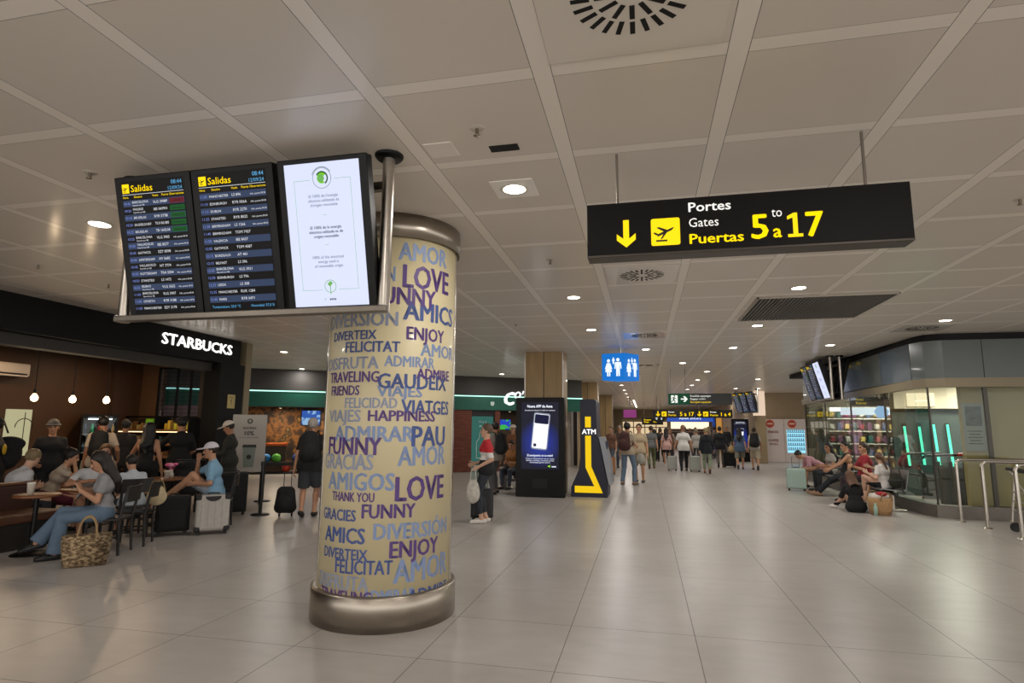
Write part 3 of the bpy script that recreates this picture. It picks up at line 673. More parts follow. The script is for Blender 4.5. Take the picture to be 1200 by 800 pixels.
def board(mb, rows, x0, w, z1, h, foot=False, yy=0.):
    """contents of a departures screen in its own plane: x right, z up, front towards -y"""
    L = lambda k: -.0006 * k
    O = lambda x, z, k=1: (x, yy + L(k), z)
    q = lambda xa, xb, za, zb, mi, k=1: mb.add([O(xa, za, k), O(xb, za, k), O(xb, zb, k), O(xa, zb, k)], [(0, 1, 2, 3)], mi)
    q(x0 + .01, x0 + .07, z1 - .085, z1 - .02, 0, 2); plane_icon(mb, O(x0 + .012, z1 - .083, 3), X, Y, .056, 5)
    text(mb, 'Salidas', O(x0 + .085, z1 - .078, 2), X, Y, .046, 0, width=.185, bold=.004)
    text(mb, '08:44', O(x0 + w - .015, z1 - .045, 2), X, Y, .028, 1, align='r'); text(mb, '12/09/24', O(x0 + w - .015, z1 - .085, 2), X, Y, .024, 1, align='r')
    q(x0 + .005, x0 + w - .005, z1 - .098, z1 - .095, 2, 2)
    for s, f in (('Hora', .02), ('Destino', .20), ('Vuelo', .49), ('Puerta', .64), ('Observaciones', .76)): text(mb, s, O(x0 + w * f, z1 - .122, 2), X, Y, .015, 0, width=None if s != 'Observaciones' else w * .23)
    zt = z1 - .135; rh = (h - .15 - (.04 if foot else 0)) / 16 * (1 if not foot else 16 / 15)
    for i, (hr, ds, fl_, pt, ob) in enumerate(rows):
        z = zt - rh * (i + 1)
        if i % 2 == 0: q(x0 + .005, x0 + w - .005, z + .002, z + rh - .002, 3)
        b = z + rh * .32; hh = rh * .36
        text(mb, hr, O(x0 + .012, b, 2), X, Y, hh, 4, width=.055); text(mb, ds, O(x0 + .085, b + (rh * .18 if ds in ('BARCELONA', 'MADRID', 'VALLADOLID', 'BILBAO') else 0), 2), X, Y, hh * .9, 2)
        if ds in ('BARCELONA', 'MADRID', 'VALLADOLID', 'BILBAO'): text(mb, 'Operado por IBE', O(x0 + .085, z + rh * .12, 2), X, Y, hh * .55, 2)
        text(mb, fl_, O(x0 + w * .49, b, 2), X, Y, hh, 2); 
        if pt: text(mb, pt, O(x0 + w * .67, b, 2), X, Y, hh, 2)
        if ob in 'rg' and ob:
            q(x0 + w * .75, x0 + w - .008, z + rh * .12, z + rh * .85, 6 if ob == 'g' else 7, 2); text(mb, 'EMBARQUE' if ob == 'g' else 'ULTIMA', O(x0 + w * .87, b, 3), X, Y, hh * .7, 5, align='c')
        elif ob == 'w': text(mb, 'Info. puerta 09:30', O(x0 + w - .012, b, 2), X, Y, hh * .62, 2, align='r')
    if foot:
        text(mb, 'Temperatura: 23,0 °C', O(x0 + .02, z1 - h + .018, 2), X, Y, .018, 1); text(mb, 'Humedad: 57,0 %', O(x0 + w - .02, z1 - h + .018, 2), X, Y, .018, 1, align='r')
def departures(label, loc, rz, group):
    """local origin: right pole on the ceiling line, row of screens towards -x, front towards -y"""
    t = thing('departure_display', label, 'flight information display', loc, rz, group)
    zb = 2.415 - CEIL
    for px in (0., -2.12):
        MB().tube([(px, 0, zb - .0), (px, 0, 0)], .042, 18).build('pole', steel(.3), t)
        MB().lathe([(0, -.03), (.085, -.03), (.10, -.012), (.10, 0)], (px, 0, 0), n=24).build('flange', BLK, t)
    mb = MB().box((-1.06, -.02, zb + .022), (2.2, .07, .045), .006); mb.box((-1.06, .0, zb + .9), (2.1, .05, .06), .004); mb.build('rail', steel(.35, '#7a736a'), t)
    tilt = rad(14.8); M0 = Matrix.Translation((0, -.03, zb + .065)) @ Matrix.Rotation(tilt, 4, 'X')
    names = ('first', 'second', 'third')
    for i, (xa, wd) in enumerate(((-1.985, .535), (-1.335, .545), (-.645, .555))):
        s = MB(); cx = xa + wd / 2
        s.box((cx, .045, .475), (wd + .11, .09, 1.03), .008); s.box((cx, .12, .475), (wd - .02, .08, .8), .01)
        o = s.build('screen', BLK, t); o.matrix_local = M0
        mb = MB()
        if i < 2:
            mb.add([(xa, -.001, -.01), (xa + wd, -.001, -.01), (xa + wd, -.001, .955), (xa, -.001, .955)], [(0, 1, 2, 3)], 5)
            board(mb, (ROWS1, ROWS2)[i], xa, wd, .955, .965, i == 1, -.0015)
            mb.build('picture', [E(YEL, 1.), E('#5fa8d8', .9), E('#e6e8ee', .8), E('#34425f', .75), E('#7f8fd8', .8), SCR, E('#17632b', .55), E('#7a2030', .5)], o)
        else:
            mb.add([(xa, -.001, -.01), (xa + wd, -.001, -.01), (xa + wd, -.001, .955), (xa, -.001, .955)], [(0, 1, 2, 3)], 0)
            O = lambda x, z, k=1: (cx + x, -.001 - .0006 * k, z)
            def bar(x0_, z0_, x1_, z1_, mi=1): mb.add([O(x0_, z0_), O(x1_, z0_), O(x1_, z1_), O(x0_, z1_)], [(0, 1, 2, 3)], mi)
            def ring(x, z, r0, r1, mi, a0=0., a1=360., k=1):
                n = 28; vs = []
                for j in range(n + 1):
                    a = rad(a0 + (a1 - a0) * j / n); vs += [O(x + r0 * cos(a), z + r0 * sin(a), k), O(x + r1 * cos(a), z + r1 * sin(a), k)]
                mb.add(vs, [(2 * j, 2 * j + 1, 2 * j + 3, 2 * j + 2) for j in range(n)], mi)
            bar(-.21, .10, -.2075, .84); bar(.2075, .10, .21, .84); bar(-.21, .84, -.09, .8425); bar(.09, .84, .21, .8425); bar(-.21, .10, -.06, .1025); bar(.06, .10, .21, .1025)
            ring(0, .85, .066, .069, 2); ring(0, .85, 0, .036, 3, 40, 300); ring(0, .85, .036, .046, 4, -60, 150); ring(0, .85, .072, .076, 2, 30, 160)
            mb.prism([(-.03, -.012), (0, -.03), (.024, -.005), (.012, .026), (-.018, .022)], O(-.004, .85, 3), X, Y, .0004, 5)
            ring(0, .125, .040, .044, 5); mb.prism([(-.002, -.06), (.002, -.06), (.003, .0), (.022, .02), (0, .032), (-.022, .012), (-.003, -.004)], O(0, .128, 2), X, Y, .0004, 5)
            for s_, z, b_, mi in (("El 100% de l'energia", .725, 0, 6), ('elèctrica utilitzada és', .695, 0, 6), ("d'origen renovable", .665, 0, 6), ('—', .60, 0, 5), ('El 100% de la energía', .515, .012, 7), ('eléctrica utilizada es de', .485, .012, 7), ('origen renovable', .455, .012, 7), ('—', .40, 0, 5), ('100% of the electrical', .315, 0, 6), ('energy used is', .285, 0, 6), ('of renewable origin', .255, 0, 6), ('aena', .03, .02, 7)):
                text(mb, s_, O(0.012 if s_ == 'aena' else 0, z), X, Y, .0185, mi, align='c', bold=b_ + .008)
            mb.prism([(-.012, 0), (0, .012), (-.004, .0), (0, -.002)], O(-.04, .034), X, Y, .0004, 5)
            mb.build('picture', [E('#dbe2ff', .86), E('#86c480', .7), E('#4a6a50', .6), E('#7bd21f', .8), E('#1d5a28', .6), E('#78c060', .7), E('#6d7688', .6), E('#14171e', .4)], o)
    return t
dd = departures('triple departure screens on steel poles, nearest, hung before the lettering column', (-1.712, 3.61, CEIL), 0, 'hanging flight screens')
dup(dd, 'triple screens hung on a pole along the glass wall, facing the corridor', (4.72, 16.5, CEIL), rad(-91))
dup(dd, 'triple screens turned towards the glass wall, back to back with another set', (4.98, 18.62, CEIL), rad(89))
q = dup(dd, 'farthest set of hung flight screens, before the beige wall over the drinks machines', (5.3, 30.0, CEIL), rad(-72))
sc = [c for c in q.children if c.name.startswith('screen')]; sc.sort(key=lambda c: c.data.vertices[0].co.x); sc[2].children[0].data = sc[1].children[0].data; sc[2].children[0].location.x += .695

# ------------------------------------------------------------------ gate sign
t = thing('gate_sign', 'long black hanging sign to the gates with yellow numbers', 'sign', (.635, 3.85, 3.0))
MB().box((0, .07, -.02), (1.97, .14, .36), .003).build('panel', mat('#080504', .5, spec=.2), t)
MB().box((0, .07, -.207), (1.97, .146, .018), .004).build('bottom_trim', mat('#4a443e', .4, .6), t)
for px in (-.78, .765): MB().tube([(px, .07, .16), (px, .07, CEIL - 3.0)], .009, 10).build('hanging_rod', mat('#8a8178', .4, .8), t)
mb = MB(); O = lambda x, z, k=1: (x - .635, -.0008 * k, z - 3.0)
SG = [E('#ffd60a', 1.05), E('#f5f0e8', .95), mat('#120e0b', .4)]
mb.prism([(-.019, .19), (-.019, .06), (-.062, .095), (-.062, .052), (0, 0), (.062, .052), (.062, .095), (.019, .06), (.019, .19)], O(-.09, 2.845), X, Y, .001, 0); mb.build('arrow', SG, t); mb = MB()
mb.prism([(p[0] , p[1]) for p in rrect(.185, .185, .014)], O(.165, 2.937), X, Y, .001, 0); plane_icon(mb, O(.080, 2.850, 4), X, Y, .17, 2); mb.build('pictogram', SG, t); mb = MB()
text(mb, 'Portes', O(.315, 3.062), X, Y, .062, 1, width=.265, bold=.018); text(mb, 'Gates', O(.315, 2.957), X, Y, .060, 1, width=.185); text(mb, 'Puertas', O(.315, 2.845), X, Y, .064, 0, width=.335, bold=.02)
text(mb, '5', O(.695, 2.855), X, Y, .155, 0, width=.105, bold=.022); text(mb, 'to', O(.822, 2.99), X, Y, .062, 1, width=.062); text(mb, 'a', O(.825, 2.855), X, Y, .085, 0, width=.052, bold=.022); mb.prism([(0, 0), (.088, 0), (.088, .020), (.060, .020), (.060, .158), (.038, .158), (.0, .138), (.0, .116), (.032, .128), (.032, .020), (0, .020)], O(.912, 2.85), X, Y, .001, 0); text(mb, '7', O(1.018, 2.85), X, Y, .155, 0, width=.105, bold=.025)
mb.build('lettering', SG, t)

# ------------------------------------------------------------------ restroom cube sign
t = thing('restroom_sign', 'blue lit triangular restroom sign hanging with white figures', 'sign', (-.5, 13.7, 3.05))
A, B, C_ = Vector((-.44, 0, 0)), Vector((.08, -.12, 0)), Vector((.40, .30, 0)); D_ = Vector((-.12, .45, 0))
mb = MB(); hh = .31
q = [A, B, C_, D_]; mb.add([(p.x, p.y, z) for z in (-hh, hh) for p in q], [(0, 1, 5, 4), (1, 2, 6, 5), (2, 3, 7, 6), (3, 0, 4, 7), (3, 2, 1, 0), (4, 5, 6, 7)]); mb.build('light_box', E('#1478d6', .75), t)
def pict(mb, O, Xd, s, kind, mi=0):
    Yd = Vector((0, 0, 1)); O = Vector(O); N = Vector(Xd).normalized().cross(Yd)
    O = O + N * .002
    P = lambda pts: mb.prism([(x * s * .84, y * s) for x, y in pts], O, Xd, Yd, .001, mi)
    P([(.11 * cos(a * pi / 8), .9 + .1 * sin(a * pi / 8)) for a in range(16)])
    if kind == 'm': P([(-.20, .77), (.20, .77), (.24, .40), (.17, .40), (.13, .68), (.12, 0), (.02, 0), (.0, .38), (-.02, 0), (-.12, 0), (-.13, .68), (-.17, .40), (-.24, .40)])
    else: P([(-.12, .77), (.12, .77), (.26, .42), (.19, .42), (.13, .62), (.24, .25), (.12, .25), (.11, 0), (.02, 0), (.02, .25), (-.02, .25), (-.02, 0), (-.11, 0), (-.12, .25), (-.24, .25), (-.13, .62), (-.19, .42), (-.26, .42)])
mb = MB()
for O0, Xd, ln in ((A, B - A, .53), (B, C_ - B, .52)):
    u = Xd.normalized()
    pict(mb, O0 + u * ln * .30 + Vector((0, 0, -.22)), u, .40, 'f'); pict(mb, O0 + u * ln * .72 + Vector((0, 0, -.22)), u, .42, 'm'); pict(mb, O0 + u * ln * .52 + Vector((0, 0, .06)), u, .16, 'm')
mb.build('pictograms', E('#e8f4ff', .95), t); MB().tube([(-.02, .12, hh), (-.02, .12, CEIL - 3.05)], .02, 10).build('hanging_rod', steel(.4), t)

# ------------------------------------------------------------------ exit sign and far signs
def man(mb, O, s, mi):
    P = lambda pts: mb.prism([(x * s, y * s) for x, y in pts], O, X, Y, .001, mi)
    P([(.52 + .08 * cos(a * pi / 6), .84 + .08 * sin(a * pi / 6)) for a in range(12)]); P([(.30, .70), (.50, .74), (.62, .60), (.74, .56), (.74, .50), (.58, .52), (.52, .58), (.50, .44), (.62, .28), (.56, .06), (.48, .06), (.52, .26), (.38, .36), (.28, .18), (.10, .18), (.10, .25), (.24, .26), (.36, .48), (.40, .64), (.30, .62), (.24, .50), (.18, .53)])
t = thing('exit_sign', 'hanging sign with a green running man exit part and black part', 'sign', (1.56, 19.4, 2.575))
MB().box((-.48, .06, 0), (.64, .12, .35), .003).build('green_panel', E('#0d5a3a', .35), t); MB().box((.48, .06, 0), (1.28, .12, .35), .003).build('black_panel', mat('#100e0c', .4), t)
mb = MB(); mb.add([(-.72, -.002, -.12), (-.52, -.002, -.12), (-.52, -.002, .12), (-.72, -.002, .12)], [(0, 1, 2, 3)], 0); man(mb, (-.76, -.003, -.14), .28, 2); EX = [E('#f0f4ea', .9), E('#ffd60a', .9), E('#0d5a3a', .35)]; mb.build('pictogram', EX, t); mb = MB()
mb.prism([(-.42, .02), (-.30, .02), (-.35, .09), (-.29, .09), (-.21, 0), (-.29, -.09), (-.35, -.09), (-.30, -.02), (-.42, -.02)], (0, -.003, 0), X, Y, .001, 0); mb.build('arrow', EX, t); mb = MB()
text(mb, 'Recollida equipatges', (-.13, -.003, .07), X, Y, .055, 0, width=.62); text(mb, 'Baggage reclaim', (-.13, -.003, -.02), X, Y, .05, 0, width=.46); text(mb, 'Recogida equipajes', (-.13, -.003, -.12), X, Y, .055, 1, width=.62)
mb.build('lettering', EX, t)
for px in (-.72, -.27): MB().tube([(px, .06, .17), (px, .06, CEIL - 2.575)], .012, 8).build('hanging_rod', mat('#8a8178', .4, .8), t)
def dirsign(label, xc, y, z, w, h, items):
    t = thing('direction_sign', label, 'sign', (xc, y, z), 0, 'far black direction signs')
    MB().box((0, .08, 0), (w, .16, h), .004).build('panel', mat('#120e0b', .4), t)
    for px in (-w * .4, w * .4): MB().tube([(px, .08, h / 2), (px, .08, CEIL - z)], .015, 8).build('hanging_rod', mat('#8a8178', .4, .8), t)
    DS = [E('#ffd60a', .9), E('#f0ece2', .9), mat('#120e0b', .4)]; lt = MB()
    for s_, x, zz, hh_, mi in items:
        mb = MB()
        if s_ == 'plane':
            mb.prism(rrect(hh_, hh_, .02), (x, -.003, zz + hh_ / 2), X, Y, .001, 0); plane_icon(mb, (x - hh_ / 2, -.005, zz), X, Y, hh_, 2); mb.build('pictogram', DS, t)
        elif s_ == 'arrow': mb.prism([(-.035, .30), (-.035, .1), (-.11, .16), (-.11, .08), (0, 0), (.11, .08), (.11, .16), (.035, .1), (.035, .30)], (x, -.003, zz), X, Y, .001, 0); mb.build('arrow', DS, t)
        else: text(lt, s_, (x, -.003, zz), X, Y, hh_, mi, bold=.02)
    lt.build('lettering', DS, t)
dirsign('far black gate sign, left one of the joined pair under the exit sign', 1.68, 36, 2.5, 2.4, .46, [('arrow', -.9, -.15, .3, 0), ('plane', -.55, -.15, .28, 0), ('Portes', -.3, .06, .09, 1), ('Puertas', -.3, -.12, .1, 0), ('5 a 17', .35, -.12, .22, 0)])
dirsign('far black gate sign, right one of the joined pair under the exit sign', 3.93, 36, 2.5, 2.05, .46, [('arrow', -.8, -.15, .3, 0), ('plane', -.45, -.15, .28, 0), ('Portes', -.2, .06, .09, 1), ('Puertas', -.2, -.12, .1, 0), ('1 a 4', .4, -.12, .2, 0)])
dirsign('farthest black sign with yellow letters left of the joined gate signs', .55, 44, 2.15, 1.5, .5, [('Botigues', -.6, .06, .1, 0), ('Shops', -.6, -.1, .1, 0), ('Tiendas', .05, -.1, .1, 0)])
t = thing('round_sign', 'far round black hanging sign with two small pale figures', 'sign', (.95, 41, 2.42))
MB().tube([(0, -.03, 0), (0, .03, 0)], .42, 28).build('disc', mat('#12100e', .4), t); mb = MB(); pict(mb, (-.16, -.034, -.2), Vector((1, 0, 0)), .42, 'f'); pict(mb, (.16, -.034, -.2), Vector((1, 0, 0)), .42, 'm'); mb.build('pictograms', E('#dfe8ea', .8), t)
MB().tube([(0, 0, .4), (0, 0, CEIL - 2.42)], .015, 8).build('hanging_rod', steel(.4), t)
# ------------------------------------------------------------------ coffee shop front
t = thing('coffee_shop_front', 'black coffee shop frontage with white lit name on the left', 'shop front', (-8.93, 0, 0))
BK = mat('#070707', .5, spec=.25)
MB().box((-.15, 4.77, 3.266), (.30, 13.54, .55)).build('fascia', BK, t)
MB().box((-.35, 4.5, 2.9), (.25, 13.0, .18), .004).build('beam', mat('#3c3935', .6), t)
MB().box((-.2, 11.32, 1.5), (.4, .78, 3.0), .004).build('end_pillar', BK, t)
MB().box((-.1, 11.84, CEIL / 2), (.2, .2, CEIL - .004), .004).build('corner_post', mat('#8f8268', .5), t)
mb = MB(); text(mb, 'STARBUCKS', (.012, 9.27, 3.19), (0, 1, 0), (0, 0, 1), .205, 0, width=1.97, bold=.035)
for k in range(1): pass
mb.build('lettering', E('#fffdf8', 1.6), t)
mb = MB().prism(rrect(.24, .30, .01), (.004, 11.33, 2.17), (0, 1, 0), (0, 0, 1), .006, 0); text(mb, '!', (.012, 11.33, 2.10), (0, 1, 0), (0, 0, 1), .12, 1, align='c', bold=.02); text(mb, 'AVISO', (.012, 11.33, 2.24), (0, 1, 0), (0, 0, 1), .035, 1, align='c')
tag(mb.build('notice', [mat('#c9b77a', .5), mat('#3a3a30', .6)]), 'small pale yellow notice on the black corner pillar of the coffee shop', 'notice')
bpy.data.objects['notice'].location = (-8.93, 0, 0)
# window with black bars on the end wall
t = thing('barred_window', 'window with a black bar grid on the coffee shop end wall', 'window', (-12.62, 13.98, 2.4))
m = glass_mat('cafe_window_glass', (.80, .82, .88), .1); mb = MB().box((0, .08, .02), (1.45, .012, 1.57))
mb.build('pane', m, t); mb = MB()
for x in (-.73, -.12, .32, .73): mb.box((x, -.03, .02), (.05, .05, 1.6))
for z in (-.77, .82): mb.box((0, -.03, z), (1.52, .05, .045))
for k in range(1, 14): mb.box((0, .03, -.77 + .114 * k), (1.44, .012, .010))
mb.build('bars', BK, t)
# air conditioner, menu panel, pilaster
t = thing('air_conditioner', 'white wall air conditioner high on the brown coffee shop wall', 'air conditioner', (-14.0, 10.0, 2.86))
MB().box((.12, 0, 0), (.24, 1.35, .29), .04).build('case', mat('#b8ada0', .4), t); MB().box((.235, 0, -.10), (.03, 1.2, .035)).build('air_slot', mat('#1a1714', .7), t); MB().box((.245, 0, -.14), (.02, 1.22, .03), .004).build('flap', mat('#c9beb0', .4), t)
t = thing('menu_light_panel', 'lit cream wall panel with a thin umbrella line drawing', 'wall panel', (-13.955, 10.68, 1.45))
MB().box((0, 0, 0), (.05, .56, 1.05), .005).build('panel', E('#cfcaa0', .55), t); mb = MB()
mb.tube([(.03, .12 + .20 * cos(pi * k / 12), .12 + .20 * sin(pi * k / 12)) for k in range(13)], .010, 6); mb.tube([(.03, .12, -.35), (.03, .12, .46)], .009, 6); mb.build('line_drawing', mat('#1c1a14', .6), t)
slab('trim_2', -14.0, -13.86, 13.0, 13.25, 0, 3.36, mat('#3a2412', .6))
slab('trim_3', -11.95, -11.80, 13.86, 14.0, 0, 3.36, mat('#241a12', .6))
# fridge
t = thing('display_fridge', 'tall black glass door drinks fridge at the back of the coffee shop', 'fridge', (-13.45, 12.3, 0), rad(-42))
mb = MB().box((-.15, -.36, .95), (.7, .04, 1.86)); mb.box((-.15, .36, .95), (.7, .04, 1.86)); mb.box((-.15, 0, 1.86), (.7, .74, .06)); mb.box((-.15, 0, .06), (.7, .74, .12)); mb.box((-.48, 0, .95), (.03, .72, 1.8)); mb.build('cabinet', BK, t)
MB().box((-.05, 0, 1.78), (.3, .5, .03)).build('lamp_strip', E('#f2fbff', 3.), t)
for z in (.5, .95, 1.4): MB().box((-.15, 0, z), (.6, .66, .02)).build('shelf', mat('#8c9490', .4), t)
MB().box((.2, 0, .95), (.012, .68, 1.7)).build('door_glass', glass_mat('fridge_glass'), t)
for z in (.5, .95, 1.4):
    for k in range(5):
        o = MB().lathe([(0, 0), (.035, 0), (.035, .16), (.014, .21), (.014, .25), (0, .25)], n=10).build('drink_bottle', mat(random.choice(['#b33', '#2a7', '#d9d2c0', '#c80', '#357']), .3), loc=(-13.45 + .10 * (k - 2) + .0, 12.3 + .118 * (k - 2) * .9, z + .011)); tag(o, 'bottle standing in the lit drinks fridge of the coffee shop', 'bottle', 'bottles in the coffee shop fridge')
# pastry shelves along the end wall
t = thing('display_shelving', 'long wooden display shelves of packets and cups under the barred window', 'shelf', (-12.9, 13.6, 0))
for z in (.45, .8, 1.12, 1.5): MB().box((0, 0, z), (2.3, .5, .05), .004).build('shelf', mat('#7a5836', .5, noise=.1, scale=4.), t)
for x in (-1.15, 0.1, 1.15): MB().box((x, 0, .92), (.05, .5, 1.84)).build('upright', BK, t)
MB().box((0, 0, 1.86), (2.35, .05, .05)).build('top_rail', BK, t); MB().box((0, .24, .9), (2.3, .02, 1.8)).build('back_panel', mat('#2c2118', .7), t)
MB().box((0, -.2, 1.46), (2.2, .03, .02)).build('lamp_strip', E('#ffd9a0', 2.5), t)
def packet(x, z, w, h, d, c): o = MB().box((0, 0, h / 2), (w, d, h), .012).build('packet', mat(c, .5), loc=(x, 13.56, z + .026)); tag(o, 'packet standing on the coffee shop display shelves', 'packet', 'packets on the coffee shop shelves')
for k in range(5): packet(-13.9 + .13 * k, 1.5, .1, .12 + .05 * (k % 3), .1, ['#8a6a3a', '#a98a4c', '#6d4d28', '#b09a60'][k % 4])
o = MB().box((0, 0, .14), (.24, .12, .28), .01).build('green_box', mat('#74c22c', .5), loc=(-13.08, 13.5, 1.526)); tag(o, 'bright green box on the top shelf of the coffee shop display', 'box')
for k in range(8): packet(-12.62 + .1 * k, 1.5, .085, .16 + .04 * ((k * 5) % 3), .09, ['#b99a28', '#d0b23a', '#7a5a20', '#c0c040'][k % 4])
for k in range(9): packet(-13.85 + .2 * k + (.08 if k == 5 else 0), 1.12, .12, .10 + .05 * (k % 3), .14, ['#2a3f44', '#5a6a5a', '#8a7a60', '#31281e', '#6a4a30'][k % 5])
for k in range(8): packet(-13.8 + .26 * k + (.09 if k == 4 else 0), .8, .16, .10 + .03 * (k % 2), .2, ['#8a5a2c', '#a87a44', '#5c4026'][k % 3])
# pendant bulbs
for y, x, lb in ((7.93, -10.08, 'leftmost bare pendant bulb glowing in the coffee shop'), (8.53, -9.98, 'middle one of three bare pendant bulbs in the coffee shop'), (8.88, -9.62, 'rightmost bare pendant bulb, beside the dark pilaster in the coffee shop')):
    t = thing('pendant_bulb', lb, 'lamp', (x, y, 2.09), 0, 'bare pendant bulbs')
    MB().lathe([(0, -.065), (.035, -.055), (.055, -.02), (.05, .02), (.03, .05), (.02, .07)], n=18).build('bulb', E('#ffd9a0', 9.), t); MB().tube([(0, 0, .06), (0, 0, .14)], .022, 12).build('socket', BK, t); MB().tube([(0, 0, .14), (0, 0, 1.27)], .006, 6).build('cord', BK, t)
    l = bpy.data.lights.new('lamp', 'POINT'); l.energy = 6; l.color = (1., .74, .48); l.shadow_soft_size = .06; o = bpy.data.objects.new('lamp', l); COL.objects.link(o); o.parent = t; o.location = (0, 0, -.13)
# warm spots deep in the coffee shop
for i, (x, y) in enumerate(((-12.6, 12.0), (-12.9, 9.6), (-11, 11.4))):
    t = thing('cafe_downlight', ['small warm downlight in the coffee shop ceiling above the shelves', 'small warm downlight in the coffee shop ceiling above the fridge', 'small warm downlight in the coffee shop ceiling behind the fascia'][i], 'ceiling light', (x, y, 3.355))
    MB().tube([(0, 0, 0), (0, 0, -.04)], .06, 16).build('can', BK, t); MB().lathe([(0, -.042), (.05, -.042)], n=16).build('lens', E('#ffd9a0', 8.), t)
    l = bpy.data.lights.new('lamp', 'AREA'); l.shape = 'DISK'; l.size = .1; l.energy = 20; l.color = (1., .70, .44); o = bpy.data.objects.new('lamp', l); COL.objects.link(o); o.parent = t; o.location = (0, 0, -.05)

# ------------------------------------------------------------------ green shop front (slanting)
FA = rad(32.36); t = thing('green_shop_front', 'shop front with a green band, light line and white script name', 'shop front', (-13.0, 16.95, 0), FA)
MB().box((4.45, .06, 3.19), (16.1, .12, .70)).build('upper_band', mat('#3e3a37', .6), t)
MB().box((4.45, .04, 2.56), (16.1, .14, .56), .005).build('green_band', mat('#0e5b4a', .4), t)
MB().box((4.45, -.045, 2.80), (16.1, .03, .035)).build('light_line', E('#b9f5e4', 1.5), t)
mb = MB()
m, nt, b, tc = nodes('red_brick'); br = nt.nodes.new('ShaderNodeTexBrick'); br.inputs['Scale'].default_value = 1.; br.inputs['Brick Width'].default_value = .24; br.inputs['Row Height'].default_value = .075; br.inputs['Mortar Size'].default_value = .008
sp = nt.nodes.new('ShaderNodeSeparateXYZ'); cb = nt.nodes.new('ShaderNodeCombineXYZ'); nt.links.new(tc.outputs['Object'], sp.inputs[0]); nt.links.new(sp.outputs[0], cb.inputs[0]); nt.links.new(sp.outputs[2], cb.inputs[1]); nt.links.new(cb.outputs[0], br.inputs['Vector'])
br.inputs['Color1'].default_value = (*lin('#6a3526'), 1); br.inputs['Color2'].default_value = (*lin('#7d4230'), 1); br.inputs['Mortar'].default_value = (*lin('#4a342a'), 1); nt.links.new(br.outputs[0], b.inputs['Base Color']); b.inputs['Roughness'].default_value = .8
MB().box((6.78, .1, 1.16), (2.3, .2, 2.30)).build('brick_pier', m, t); MB().box((8.95, .12, 1.16), (.20, .2, 2.30)).build('brick_pier', m, t); MB().box((-1.85, .1, 1.16), (3.4, .2, 2.30)).build('brick_pier', mat('#8a7474', .7, noise=.1, scale=6.), t)
MB().box((8.35, .12, 2.18), (1.0, .1, .25)).build('door_head', DARK, t)
mb = MB(); text(mb, 'C', (9.17, -.06, 2.50), (1, 0, 0), (0, 0, 1), .46, 0, width=.50, shear=.25, bold=.05); text(mb, 'O', (9.60, -.06, 2.74), (1, 0, 0), (0, 0, 1), .26, 0, width=.27, shear=.25, bold=.05); mb.prism([(0, 0), (.05, .0), (.11, .14), (.04, .14)], (9.90, -.06, 2.90), (1, 0, 0), (0, 0, 1), .004); mb.build('script_name', E('#ffffff', 1.3), t)
mb = MB().prism([(-.07, .08), (-.07, -.03), (0, -.09), (.07, -.03), (.07, .08)], (8.72, -.032, 2.52), (1, 0, 0), (0, 0, 1), .004); mb.build('shield_emblem', mat('#cfe0da', .5), t)
F_ = Matrix.Translation((-13.0, 16.95, 0)) @ Matrix.Rotation(FA, 4, 'Z')
def fp(s, d, z=0): return F_ @ Vector((s, d, z))
def at_front(o, s, d, z=0): o.location = fp(s, d, z); o.rotation_euler = (0, 0, FA); return o
# glass teal poster door
t = thing('glass_door', 'teal poster door with white outline drawing between brick piers', 'door', fp(8.37, .12), FA)
MB().box((0, 0, 1.03), (.86, .05, 2.05), .004).build('door_panel', E('#4f978c', .28), t); mb = MB(); text(mb, 'Vine a', (0, -.03, 1.80), (1, 0, 0), (0, 0, 1), .09, 0, align='c', shear=.2, bold=.01)
text(mb, 'gaudir', (0, -.03, 1.66), (1, 0, 0), (0, 0, 1), .07, 0, align='c', shear=.2)
mb.tube([(-.22, -.03, .5), (-.22, -.03, 1.1), (-.1, -.03, 1.25), (-.1, -.03, 1.45)], .012, 6); mb.tube([(-.1, -.03, 1.45), (.06, -.03, 1.45), (.06, -.03, 1.25), (.2, -.03, 1.1), (.2, -.03, .5)], .012, 6); mb.tube([(-.22, -.03, .5), (.2, -.03, .5)], .012, 6); mb.build('drawing', mat('#dff0ea', .5), t)
mb = MB().box((-.45, 0, 1.04), (.04, .07, 2.08)); mb.box((.45, 0, 1.04), (.04, .07, 2.08)); mb.box((0, 0, 2.07), (.94, .07, .04)); mb.build('frame', DARK, t)
# inside the green shop
m, nt, b, tc = nodes('jungle_mural'); n1 = noise(nt, tc.outputs['Object'], 2.6, 6); vo = nt.nodes.new('ShaderNodeTexVoronoi'); vo.inputs['Scale'].default_value = 9.; vo.feature = 'SMOOTH_F1'; nt.links.new(tc.outputs['Object'], vo.inputs['Vector'])
rp = nt.nodes.new('ShaderNodeValToRGB'); e = rp.color_ramp.elements; e[0].position = .30; e[0].color = (*lin('#17100a'), 1); e[1].position = .72; e[1].color = (*lin('#d9a04a'), 1)
for ps, cc in ((.42, '#3a2410'), (.52, '#8a5a24'), (.60, '#2c2814')): q = e.new(ps); q.color = (*lin(cc), 1)
nt.links.new(mth(nt, 'ADD', mth(nt, 'MULTIPLY', n1, .85), mth(nt, 'MULTIPLY', vo.outputs['Distance'], .10)), rp.inputs[0]); nt.links.new(rp.outputs[0], b.inputs['Base Color']); b.inputs['Roughness'].default_value = .6
w = struct('wall_green_shop', MB().box((3.2, 2.6, 1.2), (7.4, .1, 2.4)), m); w.location = F_.translation; w.rotation_euler = (0, 0, FA)
w = struct('wall_green_shop_dark', MB().box((10.4, 2.6, 1.2), (7., .1, 2.4)), mat('#2a1d16', .8)); w.location = F_.translation; w.rotation_euler = (0, 0, FA)
